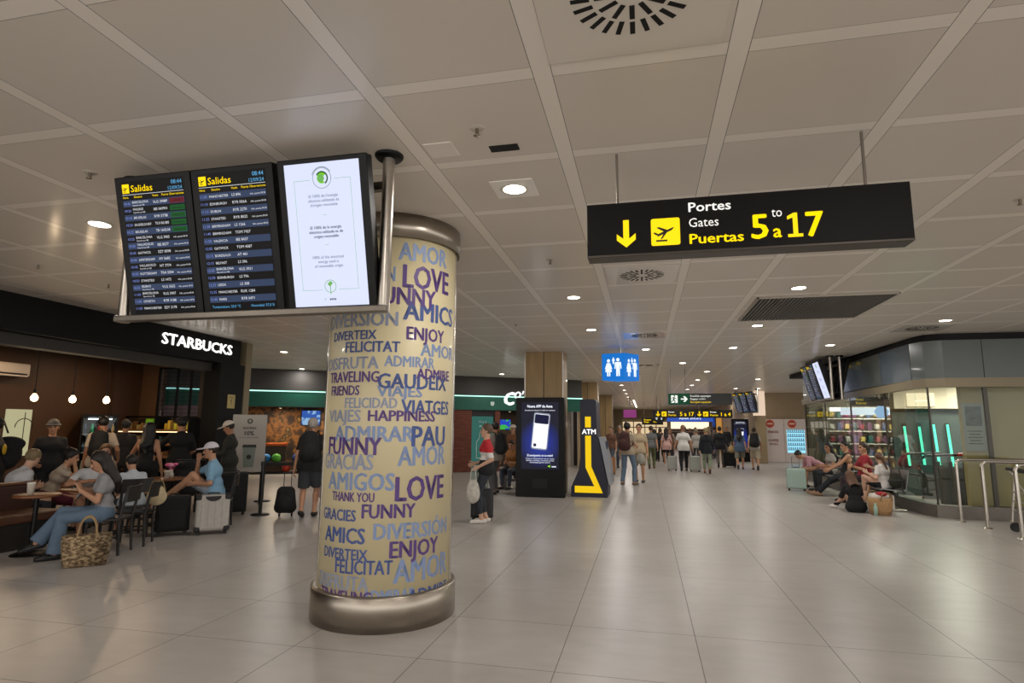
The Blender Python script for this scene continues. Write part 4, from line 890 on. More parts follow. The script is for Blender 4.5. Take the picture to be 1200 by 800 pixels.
w = struct('trim_4', MB().box((6.2, 1.4, 2.36), (13, 2.5, .06)), mat('#332c26', .8)); w.location = F_.translation; w.rotation_euler = (0, 0, FA)
for i, (s, d) in enumerate(((1.2, 1.5), (3.0, 1.5), (4.8, 1.5), (9.9, 1.3))):
    t = thing('shop_spotlight', 'small spotlight inside the green shop, %s' % ('leftmost', 'second from the left', 'third from the left', 'behind the script name')[i], 'ceiling light', fp(s, d, 2.33))
    MB().tube([(0, 0, 0), (0, 0, -.06)], .05, 14).build('can', DARK, t); MB().lathe([(0, -.062), (.042, -.062)], n=14).build('lens', E('#ffe6c0', 10.), t)
    l = bpy.data.lights.new('lamp', 'AREA'); l.shape = 'DISK'; l.size = .09; l.energy = 30; l.color = (1., .82, .6); o = bpy.data.objects.new('lamp', l); COL.objects.link(o); o.parent = t; o.location = (0, 0, -.075)
def tv(label, s, d, z, w_, h_, c):
    t = thing('wall_television', label, 'screen', fp(s, d, z), FA)
    MB().box((0, .03, 0), (w_ + .05, .05, h_ + .05), .006).build('case', BLK, t)
    m, nt, b, tc = nodes('tv_picture'); n1 = noise(nt, tc.outputs['Object'], 4., 4); cc = mixc(nt, mth(nt, 'GREATER_THAN', n1, .52), c[0], c[1]); nt.links.new(cc, b.inputs['Emission Color']); b.inputs['Emission Strength'].default_value = .7; b.inputs['Base Color'].default_value = (0, 0, 0, 1)
    MB().add([(-w_ / 2, .002, -h_ / 2), (w_ / 2, .002, -h_ / 2), (w_ / 2, .002, h_ / 2), (-w_ / 2, .002, h_ / 2)], [(0, 1, 2, 3)]).build('picture', m, t)
    MB().tube([(0, .05, h_ / 2), (0, .05, 2.33 - z)], .015, 8).build('mount', BLK, t)
tv('blue screen hanging in the green shop above the man with the backpack', 2.25, .9, 1.93, .62, .50, ('#2f5fb8', '#9cc4ea')); tv('small blue and green screen hanging beside the teal door', 9.42, .5, 1.75, .46, .38, ('#1f3fd0', '#39c04a'))
t = thing('shop_counter', 'orange topped counter in the green shop opening', 'counter', fp(1.05, 1.75), FA); MB().box((0, 0, .98), (.9, .5, .10), .01).build('top', mat('#d2601e', .5), t); MB().box((0, 0, .46), (.84, .42, .92), .01).build('base', mat('#4a3a2c', .6), t)
cols = ['#d8b418', '#1f7fc8', '#58b038', '#c84020', '#1b4fa0', '#e0d040', '#20a0a8', '#c8c0a8', '#7ab030', '#2a62b8']
for k in range(14):
    s = .5 + .34 * k; o = MB().lathe([(0, 0), (.10, .0), (.145, .08), (.15, .18), (.11, .25), (.03, .28), (0, .28)], n=14); nm = o.build('gift_bag', mat(cols[k % 10], .5))
    at_front(nm, s, 1.08 + .06 * (k % 2), .396 if k % 3 else .056); tag(nm, 'coloured gift bag on the low rack of the green shop', 'bag', 'gift bags in the green shop')
t = thing('display_rack', 'low wire rack holding coloured bags in the green shop', 'rack', fp(2.8, 1.1), FA)
MB().box((0, 0, .38), (5.0, .5, .03)).build('shelf', DARK, t); MB().box((0, 0, .04), (5.0, .5, .03)).build('shelf', DARK, t)
for x in (-2.45, 0, 2.45): MB().tube([(x, .22, 0), (x, .22, 1.0)], .016, 8).build('post', DARK, t)

# ------------------------------------------------------------------ wood clad columns
WOOD = mat('#a08458', .5, noise=.14, scale=3.5, stretch=(4, 4, .25), coat=.15)
def clad(label, x0, x1, y0, y1):
    t = thing('clad_column', label, 'column', ((x0 + x1) / 2, (y0 + y1) / 2, 0), 0, 'square wood clad columns'); w, d = x1 - x0, y1 - y0
    MB().box((-w / 4 - .004, 0, CEIL / 2), (w / 2 - .012, d, CEIL - .003), .006).build('cladding', WOOD, t); MB().box((w / 4 + .004, 0, CEIL / 2), (w / 2 - .012, d, CEIL - .003), .006).build('cladding', WOOD, t)
    MB().box((0, 0, CEIL / 2), (.02, d - .03, CEIL - .003)).build('joint', DARK, t)
    for sx in (-1, 1): MB().tube([(sx * w / 2, -d / 2, .0), (sx * w / 2, -d / 2, CEIL - .002)], .018, 8).build('corner_bead', steel(.35), t)
clad('square wood clad column behind the digital phone kiosk', -2.93, -1.97, 14.5, 15.4); clad('square wood clad column behind the dark blue cash machine', -2.75, -1.9, 24.8, 25.6); clad('far square wood clad column past the cash machine', -2.62, -1.82, 34.6, 35.4)

# ------------------------------------------------------------------ digital kiosk and cash machine
def kiosk(label, x0, x1, y, h, group=None):
    w = x1 - x0; t = thing('digital_kiosk', label, 'advertising screen', ((x0 + x1) / 2, y, 0)); MB().box((0, .14, h / 2), (w, .28, h), .012).build('cabinet', BLK, t); k = w / 1.19
    sc = MB(); zz0, zz1 = .66 * h / 2.375, 2.26 * h / 2.375; hw = w * .385
    m, nt, b, tc = nodes('kiosk_blue'); sp = nt.nodes.new('ShaderNodeSeparateXYZ'); nt.links.new(tc.outputs['Object'], sp.inputs[0])
    b.inputs['Base Color'].default_value = (0, 0, 0, 1); b.inputs['Emission Strength'].default_value = 1.
    r2 = mth(nt, 'SQRT', mth(nt, 'ADD', mth(nt, 'MULTIPLY', mth(nt, 'MULTIPLY', sp.outputs[0], sp.outputs[0]), 1.2), mth(nt, 'POWER', mth(nt, 'SUBTRACT', sp.outputs[2], 1.28 * h / 2.375), 2.)))
    cc = mixc(nt, mth(nt, 'MINIMUM', mth(nt, 'MULTIPLY', r2, 1.7), 1.), '#1c34a0', '#040720'); nt.links.new(cc, b.inputs['Emission Color'])
    o = MB().add([(-hw, -.002, zz0), (hw, -.002, zz0), (hw, -.002, zz1), (-hw, -.002, zz1)], [(0, 1, 2, 3)]).build('screen', m, t); tag(o, 'deep blue lit screen')
    mb = MB(); zc = (zz0 + zz1) / 2 + .10 * k; Ap = Vector((1, 0, -.10)).normalized(); Up = Vector((.10, 0, 1)).normalized()
    mb.prism(rrect(.40 * k, .88 * k, .05 * k), (.02 * k, -.004, zc), Ap, Up, .004, 3); mb.prism(rrect(.355 * k, .82 * k, .035 * k), (.02 * k, -.010, zc), Ap, Up, .001, 0)
    mb.prism(rrect(.345 * k, .22 * k, .03 * k), Vector((.02 * k, -.013, zc)) + Up * .29 * k, Ap, Up, .001, 2)
    mb.prism(rrect(.07 * k, .07 * k, .012 * k), Vector((.02 * k, -.013, zc)) + Up * -.34 * k + Ap * -.11 * k, Ap, Up, .001, 2)
    O = lambda z: (0, -.006, z)
    text(mb, 'Nueva APP de Aena', O(zz1 - .13 * k), X, Y, .065 * k, 0, width=.62 * k, align='c', bold=.02); text(mb, 'Descubre las ventajas de volar con nosotros', O(zz1 - .21 * k), X, Y, .03 * k, 0, width=.74 * k, align='c')
    text(mb, 'El aeropuerto en tu móvil', O(zz0 + .30 * k), X, Y, .05 * k, 0, width=.62 * k, align='c', bold=.01)
    for q, s_ in enumerate(('Toda la información de tu vuelo', 'tiendas, parking, servicios y más', 'descárgala gratis ahora')): text(mb, s_, O(zz0 + (.235 - .045 * q) * k), X, Y, .028 * k, 0, width=(.70, .68, .5)[q] * k, align='c')
    text(mb, 'aena', (.34 * k, -.006, zz0 + .05 * k), X, Y, .04 * k, 0, align='c', bold=.03); mb.prism([(-.05, 0), (.03, .035), (.01, 0), (.03, -.03)], (.23 * k, -.006, zz0 + .07 * k), X, Y, .001, 1)
    mb.build('picture', [E('#f2f6ff', 1.), E('#8fd63a', 1.), E('#16183a', .8), mat('#9aa4b8', .3, .8)], o)
    MB().box((0, -.004, .32 * h / 2.375), (w * .3, .006, .22), .002).build('speaker_grille', mat('#050505', .6), t)
    return t
kiosk('tall black digital kiosk with a blue phone advert before the clad column', -3.08, -1.89, 14.15, 2.375)
kiosk('far black digital kiosk with blue phone advert beyond the walking crowd', 4.34, 5.16, 32.0, 2.15)
t = thing('cash_machine', 'dark blue cash machine with a bent yellow stripe beside the kiosk', 'cash machine', (0, 14.5, 0))
NAVY = mat('#080e28', .45)
prof = [(-1.78, 0), (-.91, 0), (-.90, .28), (-1.02, .9), (-1.14, 1.52), (-1.155, 2.30), (-1.19, 2.345), (-1.50, 2.345), (-1.545, 2.30), (-1.545, .95), (-1.60, .62), (-1.78, .22)]
MB().prism(prof, (0, 1.15, 0), (1, 0, 0), (0, 0, 1), 1.15).build('housing', NAVY, t)
MB().prism([(-1.10, 1.42), (-.88, .30), (-.80, .30), (-.84, .8), (-1.0, 1.42)], (0, 1.13, 0), (1, 0, 0), (0, 0, 1), 1.1).build('front_console', mat('#8d9096', .35, .3), t)
mb = MB(); k = -.004
for pl in ([(-1.425, 1.66), (-1.285, 1.66), (-1.285, 1.92), (-1.425, 1.92)], [(-1.425, .70), (-1.285, .72), (-1.285, 1.46), (-1.425, 1.46)], [(-1.425, .70), (-1.22, .262), (-1.02, .105), (-1.285, .72)], [(-1.69, .105), (-1.02, .105), (-1.22, .262), (-1.69, .262)]):
    mb.prism(pl, (0, k, 0), (1, 0, 0), (0, 0, 1), .003)
mb.build('yellow_stripe', E('#f2c811', .85), t)
mb = MB(); text(mb, 'ATM', (-1.335, -.008, 1.50), X, Y, .115, 0, width=.34, align='c', bold=.03); mb.build('lettering', E('#ffffff', 1.), t)
mb = MB().box((-.93, .55, 1.13), (.01, .5, .4)); mb.build('side_screen', E('#20304a', .3), t)
# ------------------------------------------------------------------ glass wall on the right
t = thing('glass_wall', 'shop enclosure of tall glass panes with grey fascia on the right', 'glass wall')
PATH = [(9.9, 21.85), (5.36, 21.85), (5.36, 13.42), (5.46, 13.08), (5.72, 12.95), (9.95, 12.95)]
def along(mb, path, z0, z1, th, off=0., mi=0):
    """a wall of the given thickness following the path; off pushes it outwards (towards -x / -y)"""
    ps = [Vector((p[0], p[1], 0)) for p in path]; ns = []
    for i in range(len(ps)):
        ds = [(ps[j + 1] - ps[j]).normalized() for j in (i - 1, i) if 0 <= j < len(ps) - 1]; d = sum(ds, Vector()).normalized(); n = Vector((d.y, -d.x, 0)); n = n if n.dot(Vector((-1, -1, 0))) > 0 else -n; ns.append(n / max(.5, n.dot(Vector((ds[0].y, -ds[0].x, 0)).normalized() * (1 if Vector((ds[0].y, -ds[0].x, 0)).dot(n) > 0 else -1))))
    vs = []
    for p, n in zip(ps, ns):
        for o_, z in ((off, z0), (off, z1), (off - th, z1), (off - th, z0)): q = p + n * o_; vs.append((q.x, q.y, z))
    fs = []
    for i in range(len(ps) - 1): fs += [(4 * i + a, 4 * i + (a + 1) % 4, 4 * i + 4 + (a + 1) % 4, 4 * i + 4 + a) for a in range(4)]
    fs += [(0, 1, 2, 3), tuple(4 * (len(ps) - 1) + a for a in (3, 2, 1, 0))]
    return mb.add(vs, fs, mi)
along(MB(), PATH, 0, .24, .22, .05).build('curb', mat('#6d6861', .35, .5, noise=.1, scale=5.), t)
along(MB(), PATH, 2.48, 2.66, .10, .03).build('transom', mat('#85795f', .4), t)
GLS = glass_mat('wall_glass', (.90, .95, .92), .11); FASC = mat('#545b59', .28, noise=.05, scale=1., coat=.15)
def seg(a, b): return [a, b]
segs = [((5.36, 15.0 + 2.28 * k + 2.28), (5.36, 15.0 + 2.28 * k)) for k in range(3)] + [((5.36, 15.0), (5.36, 13.42)), ((5.36, 13.42), (5.46, 13.08)), ((5.46, 13.08), (5.72, 12.95)), ((5.72, 12.95), (6.38, 12.95)), ((6.38, 12.95), (7.9, 12.95)), ((7.9, 12.95), (9.95, 12.95))]
for a, b in segs:
    along(MB(), [a, b], .24, 2.48, .014).build('glass_pane', GLS, t)
for a, b in [((9.9, 21.85), (5.42, 21.85)), ((5.36, 21.84), (5.36, 19.5)), ((5.36, 19.5), (5.36, 15.)), ((5.36, 15.), (5.36, 13.42))]: along(MB(), [(a[0], a[1] - .006), (b[0], b[1] + .006)], 2.66, 3.40, .05, .03).build('fascia_panel', FASC if b[1] != 13.42 else mat('#45535e', .25, coat=.2), t)
along(MB(), [(5.36, 13.41), (5.46, 13.08), (5.72, 12.95), (6.38, 12.95)], 2.66, 3.40, .05, .03).build('fascia_panel', FASC, t); along(MB(), [(6.392, 12.95), (9.95, 12.95)], 2.66, 3.40, .05, .03).build('fascia_panel', FASC, t)
along(MB(), PATH, 3.40, CEIL - .002, .3, -.05).build('shadow_gap', mat('#0d0c0b', .8), t)
for x, y, w in ((5.46, 13.08, .02), (6.38, 12.97, .07), (7.9, 12.97, .07), (5.37, 15.0, .03), (5.37, 17.28, .03), (5.37, 19.56, .03), (5.37, 21.82, .05)):
    MB().box((x, y, 1.36), (w, .05, 2.24)).build('mullion', mat('#45423c', .3, .6), t)
slab('wall_stone_inner', 6.10, 9.9, 13.25, 13.4, 0, 2.7, mat('#a68d5e', .45, noise=.06, scale=2.))
slab('ceiling_glass_room', 5.5, 9.9, 13.1, 21.7, 2.85, 2.9, mat('#77736a', .7))
t = thing('wall_poster', 'grey notice poster with a picture behind the right glass wall', 'poster', (6.24, 13.2, 1.72)); MB().box((.02, .02, 0), (.36, .03, .92), .003).build('board', mat('#8f8d88', .5), t)
mb = MB().add([(-.12, .003, .02), (.16, .003, .02), (.16, .003, .40), (-.12, .003, .40)], [(0, 1, 2, 3)]); mb.build('picture', mat('#5a5c60', .5, noise=.5, scale=9.), t); mb = MB()
for k in range(5): mb.box((.02, .004, -.08 - .06 * k), (.24 - .05 * (k % 2), .002, .022))
mb.build('text_lines', mat('#55534f', .6), t)
# inner lit shop with green light bars
slab('wall_inner_shop', 6.3, 9.9, 17.2, 17.3, 0, 2.2, mat('#33403c', .6)); slab('wall_inner_shop_head', 6.3, 9.9, 17.0, 17.3, 2.2, 2.85, mat('#c9bda6', .6))
o = MB().box((6.9, 16.96, 2.42), (.62, .06, .34), .01).build('lit_sign', E('#ffe9c2', 1.3)); tag(o, 'warm lit box sign above the green light bars', 'sign')
for k, (x, zt) in enumerate(((6.56, 1.75), (6.9, 1.74), (7.23, 1.8), (7.54, 1.8))):
    t = thing('light_bar', 'green glowing upright light bar behind glass, %s from the left' % ('first', 'second', 'third', 'fourth')[k], 'light', (x, 17.12, 0), 0, 'green light bars')
    MB().tube([(.03, 0, .75), (-.02, 0, zt)], .028, 10).build('tube', E('#5cf0c0', 1.6), t); MB().box((0, .045, 1.25), (.10, .02, 1.15)).build('backing', DARK, t)
for k, (x, y) in enumerate(((6.7, 15.6), (8.3, 16.2), (7.2, 18.6), (7., 20.2))):
    t = thing('shop_ceiling_panel', 'white lit ceiling panel inside the glass enclosure, %s' % ('nearest the corner', 'above the escalator', 'in the middle', 'farthest back')[k], 'ceiling light', (x, y, 2.845))
    MB().box((0, 0, -.01), (.9, .5, .02), .003).build('frame', mat('#b8b4aa', .5), t); mb = MB().add([(-.4, -.2, -.022), (-.4, .2, -.022), (.4, .2, -.022), (.4, -.2, -.022)], [(0, 1, 2, 3)]); mb.build('diffuser', E('#fff4e2', 3.), t)
    l = bpy.data.lights.new('lamp', 'AREA'); l.shape = 'RECTANGLE'; l.size = .8; l.size_y = .4; l.energy = 70; l.color = (1., .93, .82); o = bpy.data.objects.new('lamp', l); COL.objects.link(o); o.parent = t; o.location = (0, 0, -.03)
# escalator handrail
t = thing('escalator_balustrade', 'escalator end with black looped handrail and red stop button', 'escalator', (6.15, 14.9, 0))
RB = mat('#0e0e0f', .45)
for dy in (0., 1.0):
    lp = [(.65, dy, 1.12), (.1, dy, 1.10)] + [(-.02 - .22 * sin(pi * k / 10), dy, .86 + .24 * cos(pi * k / 10)) for k in range(11)] + [(.2, dy, .60), (.7, dy, .58)]
    MB().tube(lp, .032, 8).build('handrail', RB, t); MB().box((.42, dy, .42), (.5, .04, .84)).build('skirt_panel', mat('#55585a', .3, .7), t)
for px in (.1, .34, .58): MB().tube([(px, -.12, 0), (px, -.12, .98)], .028, 10).build('post', mat('#4b4a46', .35, .7), t)
MB().lathe([(0, 0), (.06, 0), (.06, .05), (.03, .07), (0, .07)], (.55, -.1, 1.10), n=16).build('stop_button', mat('#b01c1c', .4), t); MB().box((.5, .5, .03), (1.0, 1.0, .06)).build('comb_plate', steel(.4), t)
# back-lit shop goods behind the long pane
t = thing('goods_shelving', 'tall shop shelves of small goods behind the long glass pane', 'shelf', (7.4, 21.2, 0))
MB().box((0, .25, 1.2), (3.2, .04, 2.4)).build('back_panel', mat('#8f8878', .6), t)
for z in (.4, .8, 1.2, 1.6, 2.0): MB().box((0, 0, z), (3.2, .45, .03)).build('shelf', mat('#c9c4b6', .5), t)
for z in (.4, .8, 1.2, 1.6, 2.0):
    for k in range(14):
        o = MB().box((0, 0, .12), (.13, .12, .16 + .08 * ((k * 7 + int(z * 10)) % 2)), .015).build('goods_box', mat(['#7c2f34', '#2f5a52', '#b9a35a', '#40506e', '#a8a49a', '#5c3a52'][(k * 5 + int(z * 10)) % 6], .5), loc=(5.95 + .22 * k, 21.1, z + .03)); tag(o, 'small goods box on the shelves behind the long glass pane', 'box', 'goods on the glass enclosure shelves')
MB().box((0, -.2, 2.3), (3.0, .05, .12)).build('lamp_strip', E('#fff2dd', 3.), t)
t = thing('shop_sign', 'white lit sign with a blue white mark inside the glass enclosure', 'sign', (6.9, 19.6, 2.2)); MB().box((0, 0, 0), (2.2, .08, .22), .005).build('light_box', E('#dfeaf5', 1.2), t)
mb = MB().prism([(-.12, -.2), (.12, -.2), (.2, .0), (0, .28), (-.2, .0)], (0, -.045, 0), X, Y, .003); mb.build('emblem', E('#8fb4e0', 1.), t); MB().tube([(-.9, 0, .1), (-.9, 0, .65)], .01, 6).build('rod', steel(.4), t); MB().tube([(.9, 0, .1), (.9, 0, .65)], .01, 6).build('rod', steel(.4), t)
t = thing('reflected_sign', 'black sign with yellow number hanging inside the glass enclosure', 'sign', (6.2, 17.9, 2.42)); MB().box((0, .05, 0), (1.2, .1, .24), .003).build('panel', mat('#17130f', .4), t); mb = MB(); text(mb, 'Portes', (-.5, -.003, .03), X, Y, .05, 0); text(mb, 'Puertas', (-.5, -.003, -.07), X, Y, .06, 0); text(mb, '3', (.35, -.003, -.08), X, Y, .16, 0, bold=.03); mb.build('lettering', E('#ffd60a', .9), t); MB().tube([(0, .05, .1), (0, .05, .42)], .01, 6).build('rod', steel(.4), t)  # board added where the glass mirrors a sign; no sign hangs inside

# ------------------------------------------------------------------ hoop rails
for lb, x, y, L in (('stainless hoop barrier nearest the viewer at the right edge', 5.66, 10.9, 1.2), ('middle stainless hoop barrier of the three by the glass wall', 5.67, 11.87, 1.25), ('farthest stainless hoop barrier, closest to the glass wall', 5.60, 12.58, 1.3)):
    t = thing('hoop_barrier', lb, 'barrier', (x, y, 0), 0, 'stainless trolley barriers'); r = .10; h = 1.12
    pts = [(0, 0, 0), (0, 0, h - r)] + [(r - r * cos(pi / 2 * k / 6), 0, h - r + r * sin(pi / 2 * k / 6)) for k in range(1, 7)] + [(L - r + r * sin(pi / 2 * k / 6), 0, h - r + r * cos(pi / 2 * k / 6)) for k in range(7)] + [(L, 0, 0)]
    MB().tube(pts, .028, 14).build('rail', steel(.25), t)
    for px in (0, L): MB().lathe([(.028, .02), (.06, .016), (.075, 0)], (px, 0, 0), n=20).build('foot_flange', steel(.3), t)
# trolley
t = thing('luggage_trolley', 'steel luggage trolley with black handle at the right edge', 'trolley', (6.30, 11.35, 0))
mb = MB()
for s in (-.25, .25): mb.tube([(-.42, s, .16), (.40, s, .14), (.45, s, .14)], .018, 8); mb.tube([(-.40, s, .16), (-.30, s, .9), (-.38, s, 1.02)], .018, 8); mb.tube([(-.30, s, .85), (.0, s * .8, .32), (.42, s * .8, .18)], .012, 8)
for k in range(6): mb.tube([(-.35 + .15 * k, -.25, .16), (-.35 + .15 * k, .25, .16)], .010, 6)
for z in (.35, .5, .65): mb.tube([(-.37, -.25, z), (-.37, .25, z)], .010, 6)
mb.build('frame', steel(.3), t); MB().tube([(-.38, -.27, 1.02), (-.38, .27, 1.02)], .028, 10).build('handle', RB, t); MB().tube([(-.26, -.27, .98), (-.26, .27, .98)], .02, 10).build('brake_bar', RB, t)
for x, y in ((-.36, .25), (-.36, -.25), (.38, 0.)): MB().tube([(x, y - .018, .075), (x, y + .018, .075)], .075, 18).build('wheel', RB, t)

# ------------------------------------------------------------------ beam seats along the glass
SEATM = mat('#8b8b88', .35, .7, noise=.05, scale=30.)
def beam_seats(label, x, y, n):
    t = thing('beam_seating', label, 'bench', (x, y, 0), 0, 'steel waiting benches'); L = .60 * n
    MB().box((0, L / 2, .36), (.07, L, .06), .006).build('beam', mat('#3a3a3a', .4, .5), t)
    for q in (.25, L - .25):
        MB().box((0, q, .18), (.06, .05, .34)).build('leg', steel(.35), t); MB().box((-.02, q, .025), (.55, .07, .035), .01).build('foot', steel(.3), t)
    for k in range(n):
        yc = .30 + .60 * k; pr = [(-.27, .435), (-.23, .45), (.0, .425), (.15, .415), (.20, .45), (.27, .84), (.255, .845), (.185, .47), (.14, .437), (0, .445), (-.23, .468), (-.27, .452)]
        MB().prism(pr, (0, yc + .265, 0), (1, 0, 0), (0, 0, 1), .53).build('seat', SEATM, t)
    for k in range(n + 1): 
        q = .60 * k; MB().tube([(.12, q, .40), (.12, q, .64), (-.12, q, .64), (-.14, q, .62)], .016, 8).build('armrest', mat('#2b2b2b', .5), t)
    return t
beam_seats('steel beam seats nearest the glass corner, where a girl in white sits', 4.93, 13.55, 4); beam_seats('steel beam seats farther along the glass, beside the pale green suitcase', 4.93, 16.15, 5)

# ------------------------------------------------------------------ drinks machines and the far end
t = thing('photo_booth', 'white machine with red round emblem and red lettering, far right', 'vending machine', (6.38, 32.4, 0)); MB().box((0, .35, 1.08), (1.02, .7, 2.16), .01).build('cabinet', mat('#dccfc8', .5), t)
def redmark(t, x0):
    mb = MB().prism([(.2 * cos(a * pi / 12), .2 * sin(a * pi / 12)) for a in range(24)], (x0 + .12, -.004, 1.92), X, Y, .004, 0); mb.box((x0 + .12, -.01, 1.92), (.26, .004, .06), mi=1); mb.build('round_emblem', [mat('#c2482a', .5), mat('#e8dccb', .5)], t)
redmark(t, -.25); mb = MB(); text(mb, 'SNACKS', (0, -.004, 1.45), X, Y, .12, 0, width=.5, align='c', bold=.03); text(mb, 'COFFEE', (0, -.004, 1.02), X, Y, .12, 0, width=.5, align='c', bold=.03); text(mb, 'drinks', (0, -.004, .85), X, Y, .12, 0, width=.4, align='c', bold=.02); mb.build('lettering', mat('#b8402c', .5), t)
t = thing('vending_machine', 'white vending machine with a blue lit glass front, far right', 'vending machine', (7.42, 32.4, 0)); MB().box((0, .35, 1.08), (1.04, .7, 2.16), .01).build('cabinet', mat('#dccfc8', .5), t); redmark(t, -.25)
o = MB().box((.02, .0, 1.05), (.84, .02, 1.15), .004).build('display_window', E('#8fd0e8', 1.1), t); mb = MB()
for k in range(5): mb.box((.02, -.012, .62 + .22 * k), (.82, .006, .03)); 
for k in range(5):
    for q in range(8): mb.box((-.33 + .1 * q, -.012, .70 + .22 * k), (.05, .006, .11), mi=1)
mb.build('product_rows', [mat('#24506a', .5), mat('#5b8296', .5)], o)
t = thing('end_shop', 'bright shop with blue sign band at the far end of the corridor', 'shop front', (3.6, 50., 0))
MB().box((0, .1, 2.48), (3.6, .2, .56), .01).build('sign_band', E('#3558b8', .8), t); mb = MB(); text(mb, 'AENA SHOPS', (0, -.005, 2.38), X, Y, .2, 0, align='c', bold=.02); mb.build('lettering', E('#e6eeff', .9), t)
MB().box((0, .6, 1.9), (3.0, .06, .55)).build('lit_back_panel', E('#ffe0bd', 1.3), t); MB().box((0, .6, .8), (3.4, .06, 1.6)).build('back_wall', mat('#6a5c4c', .6), t); MB().box((1.9, .3, 1.4), (.25, .6, 2.8)).build('side_pier', E('#27489a', .5), t)
for k in range(3): MB().box((0, .3, .5 + .45 * k), (3.2, .4, .04)).build('shelf', mat('#bdb2a0', .5), t)
t = thing('tall_shop_panel', 'tall warm lit panel right of the far blue shop', 'shop front', (6.0, 49., 0)); MB().box((-.1, 0, 1.4), (.8, .1, 2.6), .01).build('panel', E('#d89a4a', .6), t); MB().box((-.1, .06, 1.4), (.95, .1, 2.75), .01).build('frame', DARK, t)
t = thing('wall_light_strip', 'long white light strip in the ceiling far down the left side', 'ceiling light', (-.1, 40, CEIL)); MB().box((-.6, 8, -.01), (.10, 14, .02)).build('diffuser', E('#fff6e6', 4.), t); MB().box((-.6, 8, -.004), (.16, 14.1, .008)).build('trim', mat('#cfc8bc', .5), t)
o = MB().box((0, 0, 0), (.8, .1, .5), .2).build('magenta_sign', E('#a8468f', .45), loc=(-.9, 38., 2.55)); tag(o, 'far magenta lit sign above the backpacker on the left', 'sign')
o = MB().box((0, 0, 0), (.06, .06, .75)).build('sign_rod', mat('#444', .5), loc=(-.9, 38., 3.15)); o.parent = bpy.data.objects['magenta_sign']; o.location = (0, 0, .65)
t = thing('lit_column', 'pale glowing glass clad column beyond the drinks machines', 'column', (5.55, 31.2, 0)); MB().box((0, 0, 2.9), (.5, .5, 1.2), .02).build('glowing_top', E('#e8cdb4', .8), t); MB().box((0, 0, 1.15), (.5, .5, 2.3), .02).build('lower_part', mat('#8c7a5c', .5), t)
# framed glow panels added to brighten the far end of the corridor
for lb, x, y, rz, w, c in (('warm glow panel added on the left wall, nearest one past the columns', -3.04, 38.0, 90, 4., '#e0b890'), ('pink glow panel added on the left wall far down the corridor', -3.04, 44.5, 90, 4.5, '#d8a0b0'), ('white glow panel added on the left wall near the far end', -3.04, 52., 90, 5., '#f0e4d0'), ('warm glow panel added on the far end wall, left part', .0, 61.9, 0, 4.5, '#f0d4a8'), ('white glow panel added on the far end wall, right part', 8., 61.9, 0, 3., '#f0e8da')):
    t = thing('glow_panel', lb, 'glow panel', (x, y, 1.185), rad(rz), 'added glow panels at the far end')
    MB().box((0, 0, 0), (w, .05, 2.3), .01).build('lit_panel', E(c, .75), t); mb = MB()
    for k in range(5): mb.box((-w / 2 + w * k / 4, -.04, 0), (.08, .06, 2.36))
    for z in (-1.15, .55, 1.15): mb.box((0, -.04, z), (w + .08, .06, .08))
    mb.build('frame', mat('#3a342e', .5), t)
# ------------------------------------------------------------------ luggage and cafe furniture
def suitcase(label, loc, rz, w, h, d, c, group=None, ribs=True, handle=.0, soft=False, guards=False):
    t = thing('suitcase', label, 'suitcase', loc, rz, group); z0 = .055
    m = mat(c, .45 if not soft else .85, noise=.05, scale=20.)
    MB().box((0, 0, z0 + (h - z0) / 2), (w, d, h - z0), min(.05, d * .22)).build('shell', m, t)
    mb = MB()
    if ribs:
        for s in (-1, 1):
            mb = MB()
            for k in range(4): mb.box((-w * .3 + w * .2 * k, s * (d / 2 + .001), z0 + (h - z0) / 2), (w * .07, .014, (h - z0) * .72), .006)
            mb.build('ribs', m, t)
    else:
        mb.box((0, -d / 2 - .012, z0 + (h - z0) * .36), (w * .78, .03, (h - z0) * .48), .012)
    if not ribs: mb.build('front_pocket', m, t)
    MB().box((0, 0, z0 + (h - z0) / 2), (w + .006, .012, h - z0 + .006), .05 * .1).build('zip_band', mat('#1a1a1a', .5), t)
    for sx in (-1, 1):
        for sy in (-1, 1):
            wl = MB().tube([(sx * (w / 2 - .05), sy * (d / 2 - .045) - .012, .028), (sx * (w / 2 - .05), sy * (d / 2 - .045) + .012, .028)], .028, 14); wl.box((sx * (w / 2 - .05), sy * (d / 2 - .045), .052), (.04, .04, .03), .006); wl.build('wheel', mat('#121212', .5), t)
    MB().tube([(-.07, 0, h - .005), (-.06, 0, h + .025), (.06, 0, h + .025), (.07, 0, h - .005)], .010, 8).build('carry_handle', mat('#181818', .5), t)
    if guards:
        for sx in (-1, 1):
            for z in (z0 + .035, h - .03): MB().box((sx * (w / 2 - .035), 0, z), (.085, d + .016, .075), .018).build('corner_guard', mat('#151515', .5), t)
        MB().prism([(.11 * cos(pi * k / 12), -.075 * sin(pi * k / 12)) for k in range(13)], (0, -d / 2 - .010, h - .012), X, Y, -.004).build('handle_recess', mat('#151515', .5), t)
    if handle: 
        MB().tube([(-.09, d * .25, h - .02), (-.09, d * .25, h + handle), (.09, d * .25, h + handle), (.09, d * .25, h - .02)], .010, 8).build('pull_handle', mat('#6d6d6d', .35, .8), t)
    return t
VR = lambda px_face: rad(px_face)
suitcase('ribbed silver suitcase with black corners standing before the man in blue', (-6.56, 8.10, 0), rad(40), .47, .585, .26, '#b4afa8', handle=.02, guards=True)
suitcase('small black suitcase beside the ribbed silver suitcase', (-7.06, 7.86, 0), rad(42), .46, .58, .26, '#151515', soft=True, ribs=False)
suitcase('large black suitcase with a white tag behind the man in blue', (-7.55, 9.85, 0), rad(35), .46, .78, .30, '#17181a', soft=True, ribs=False)
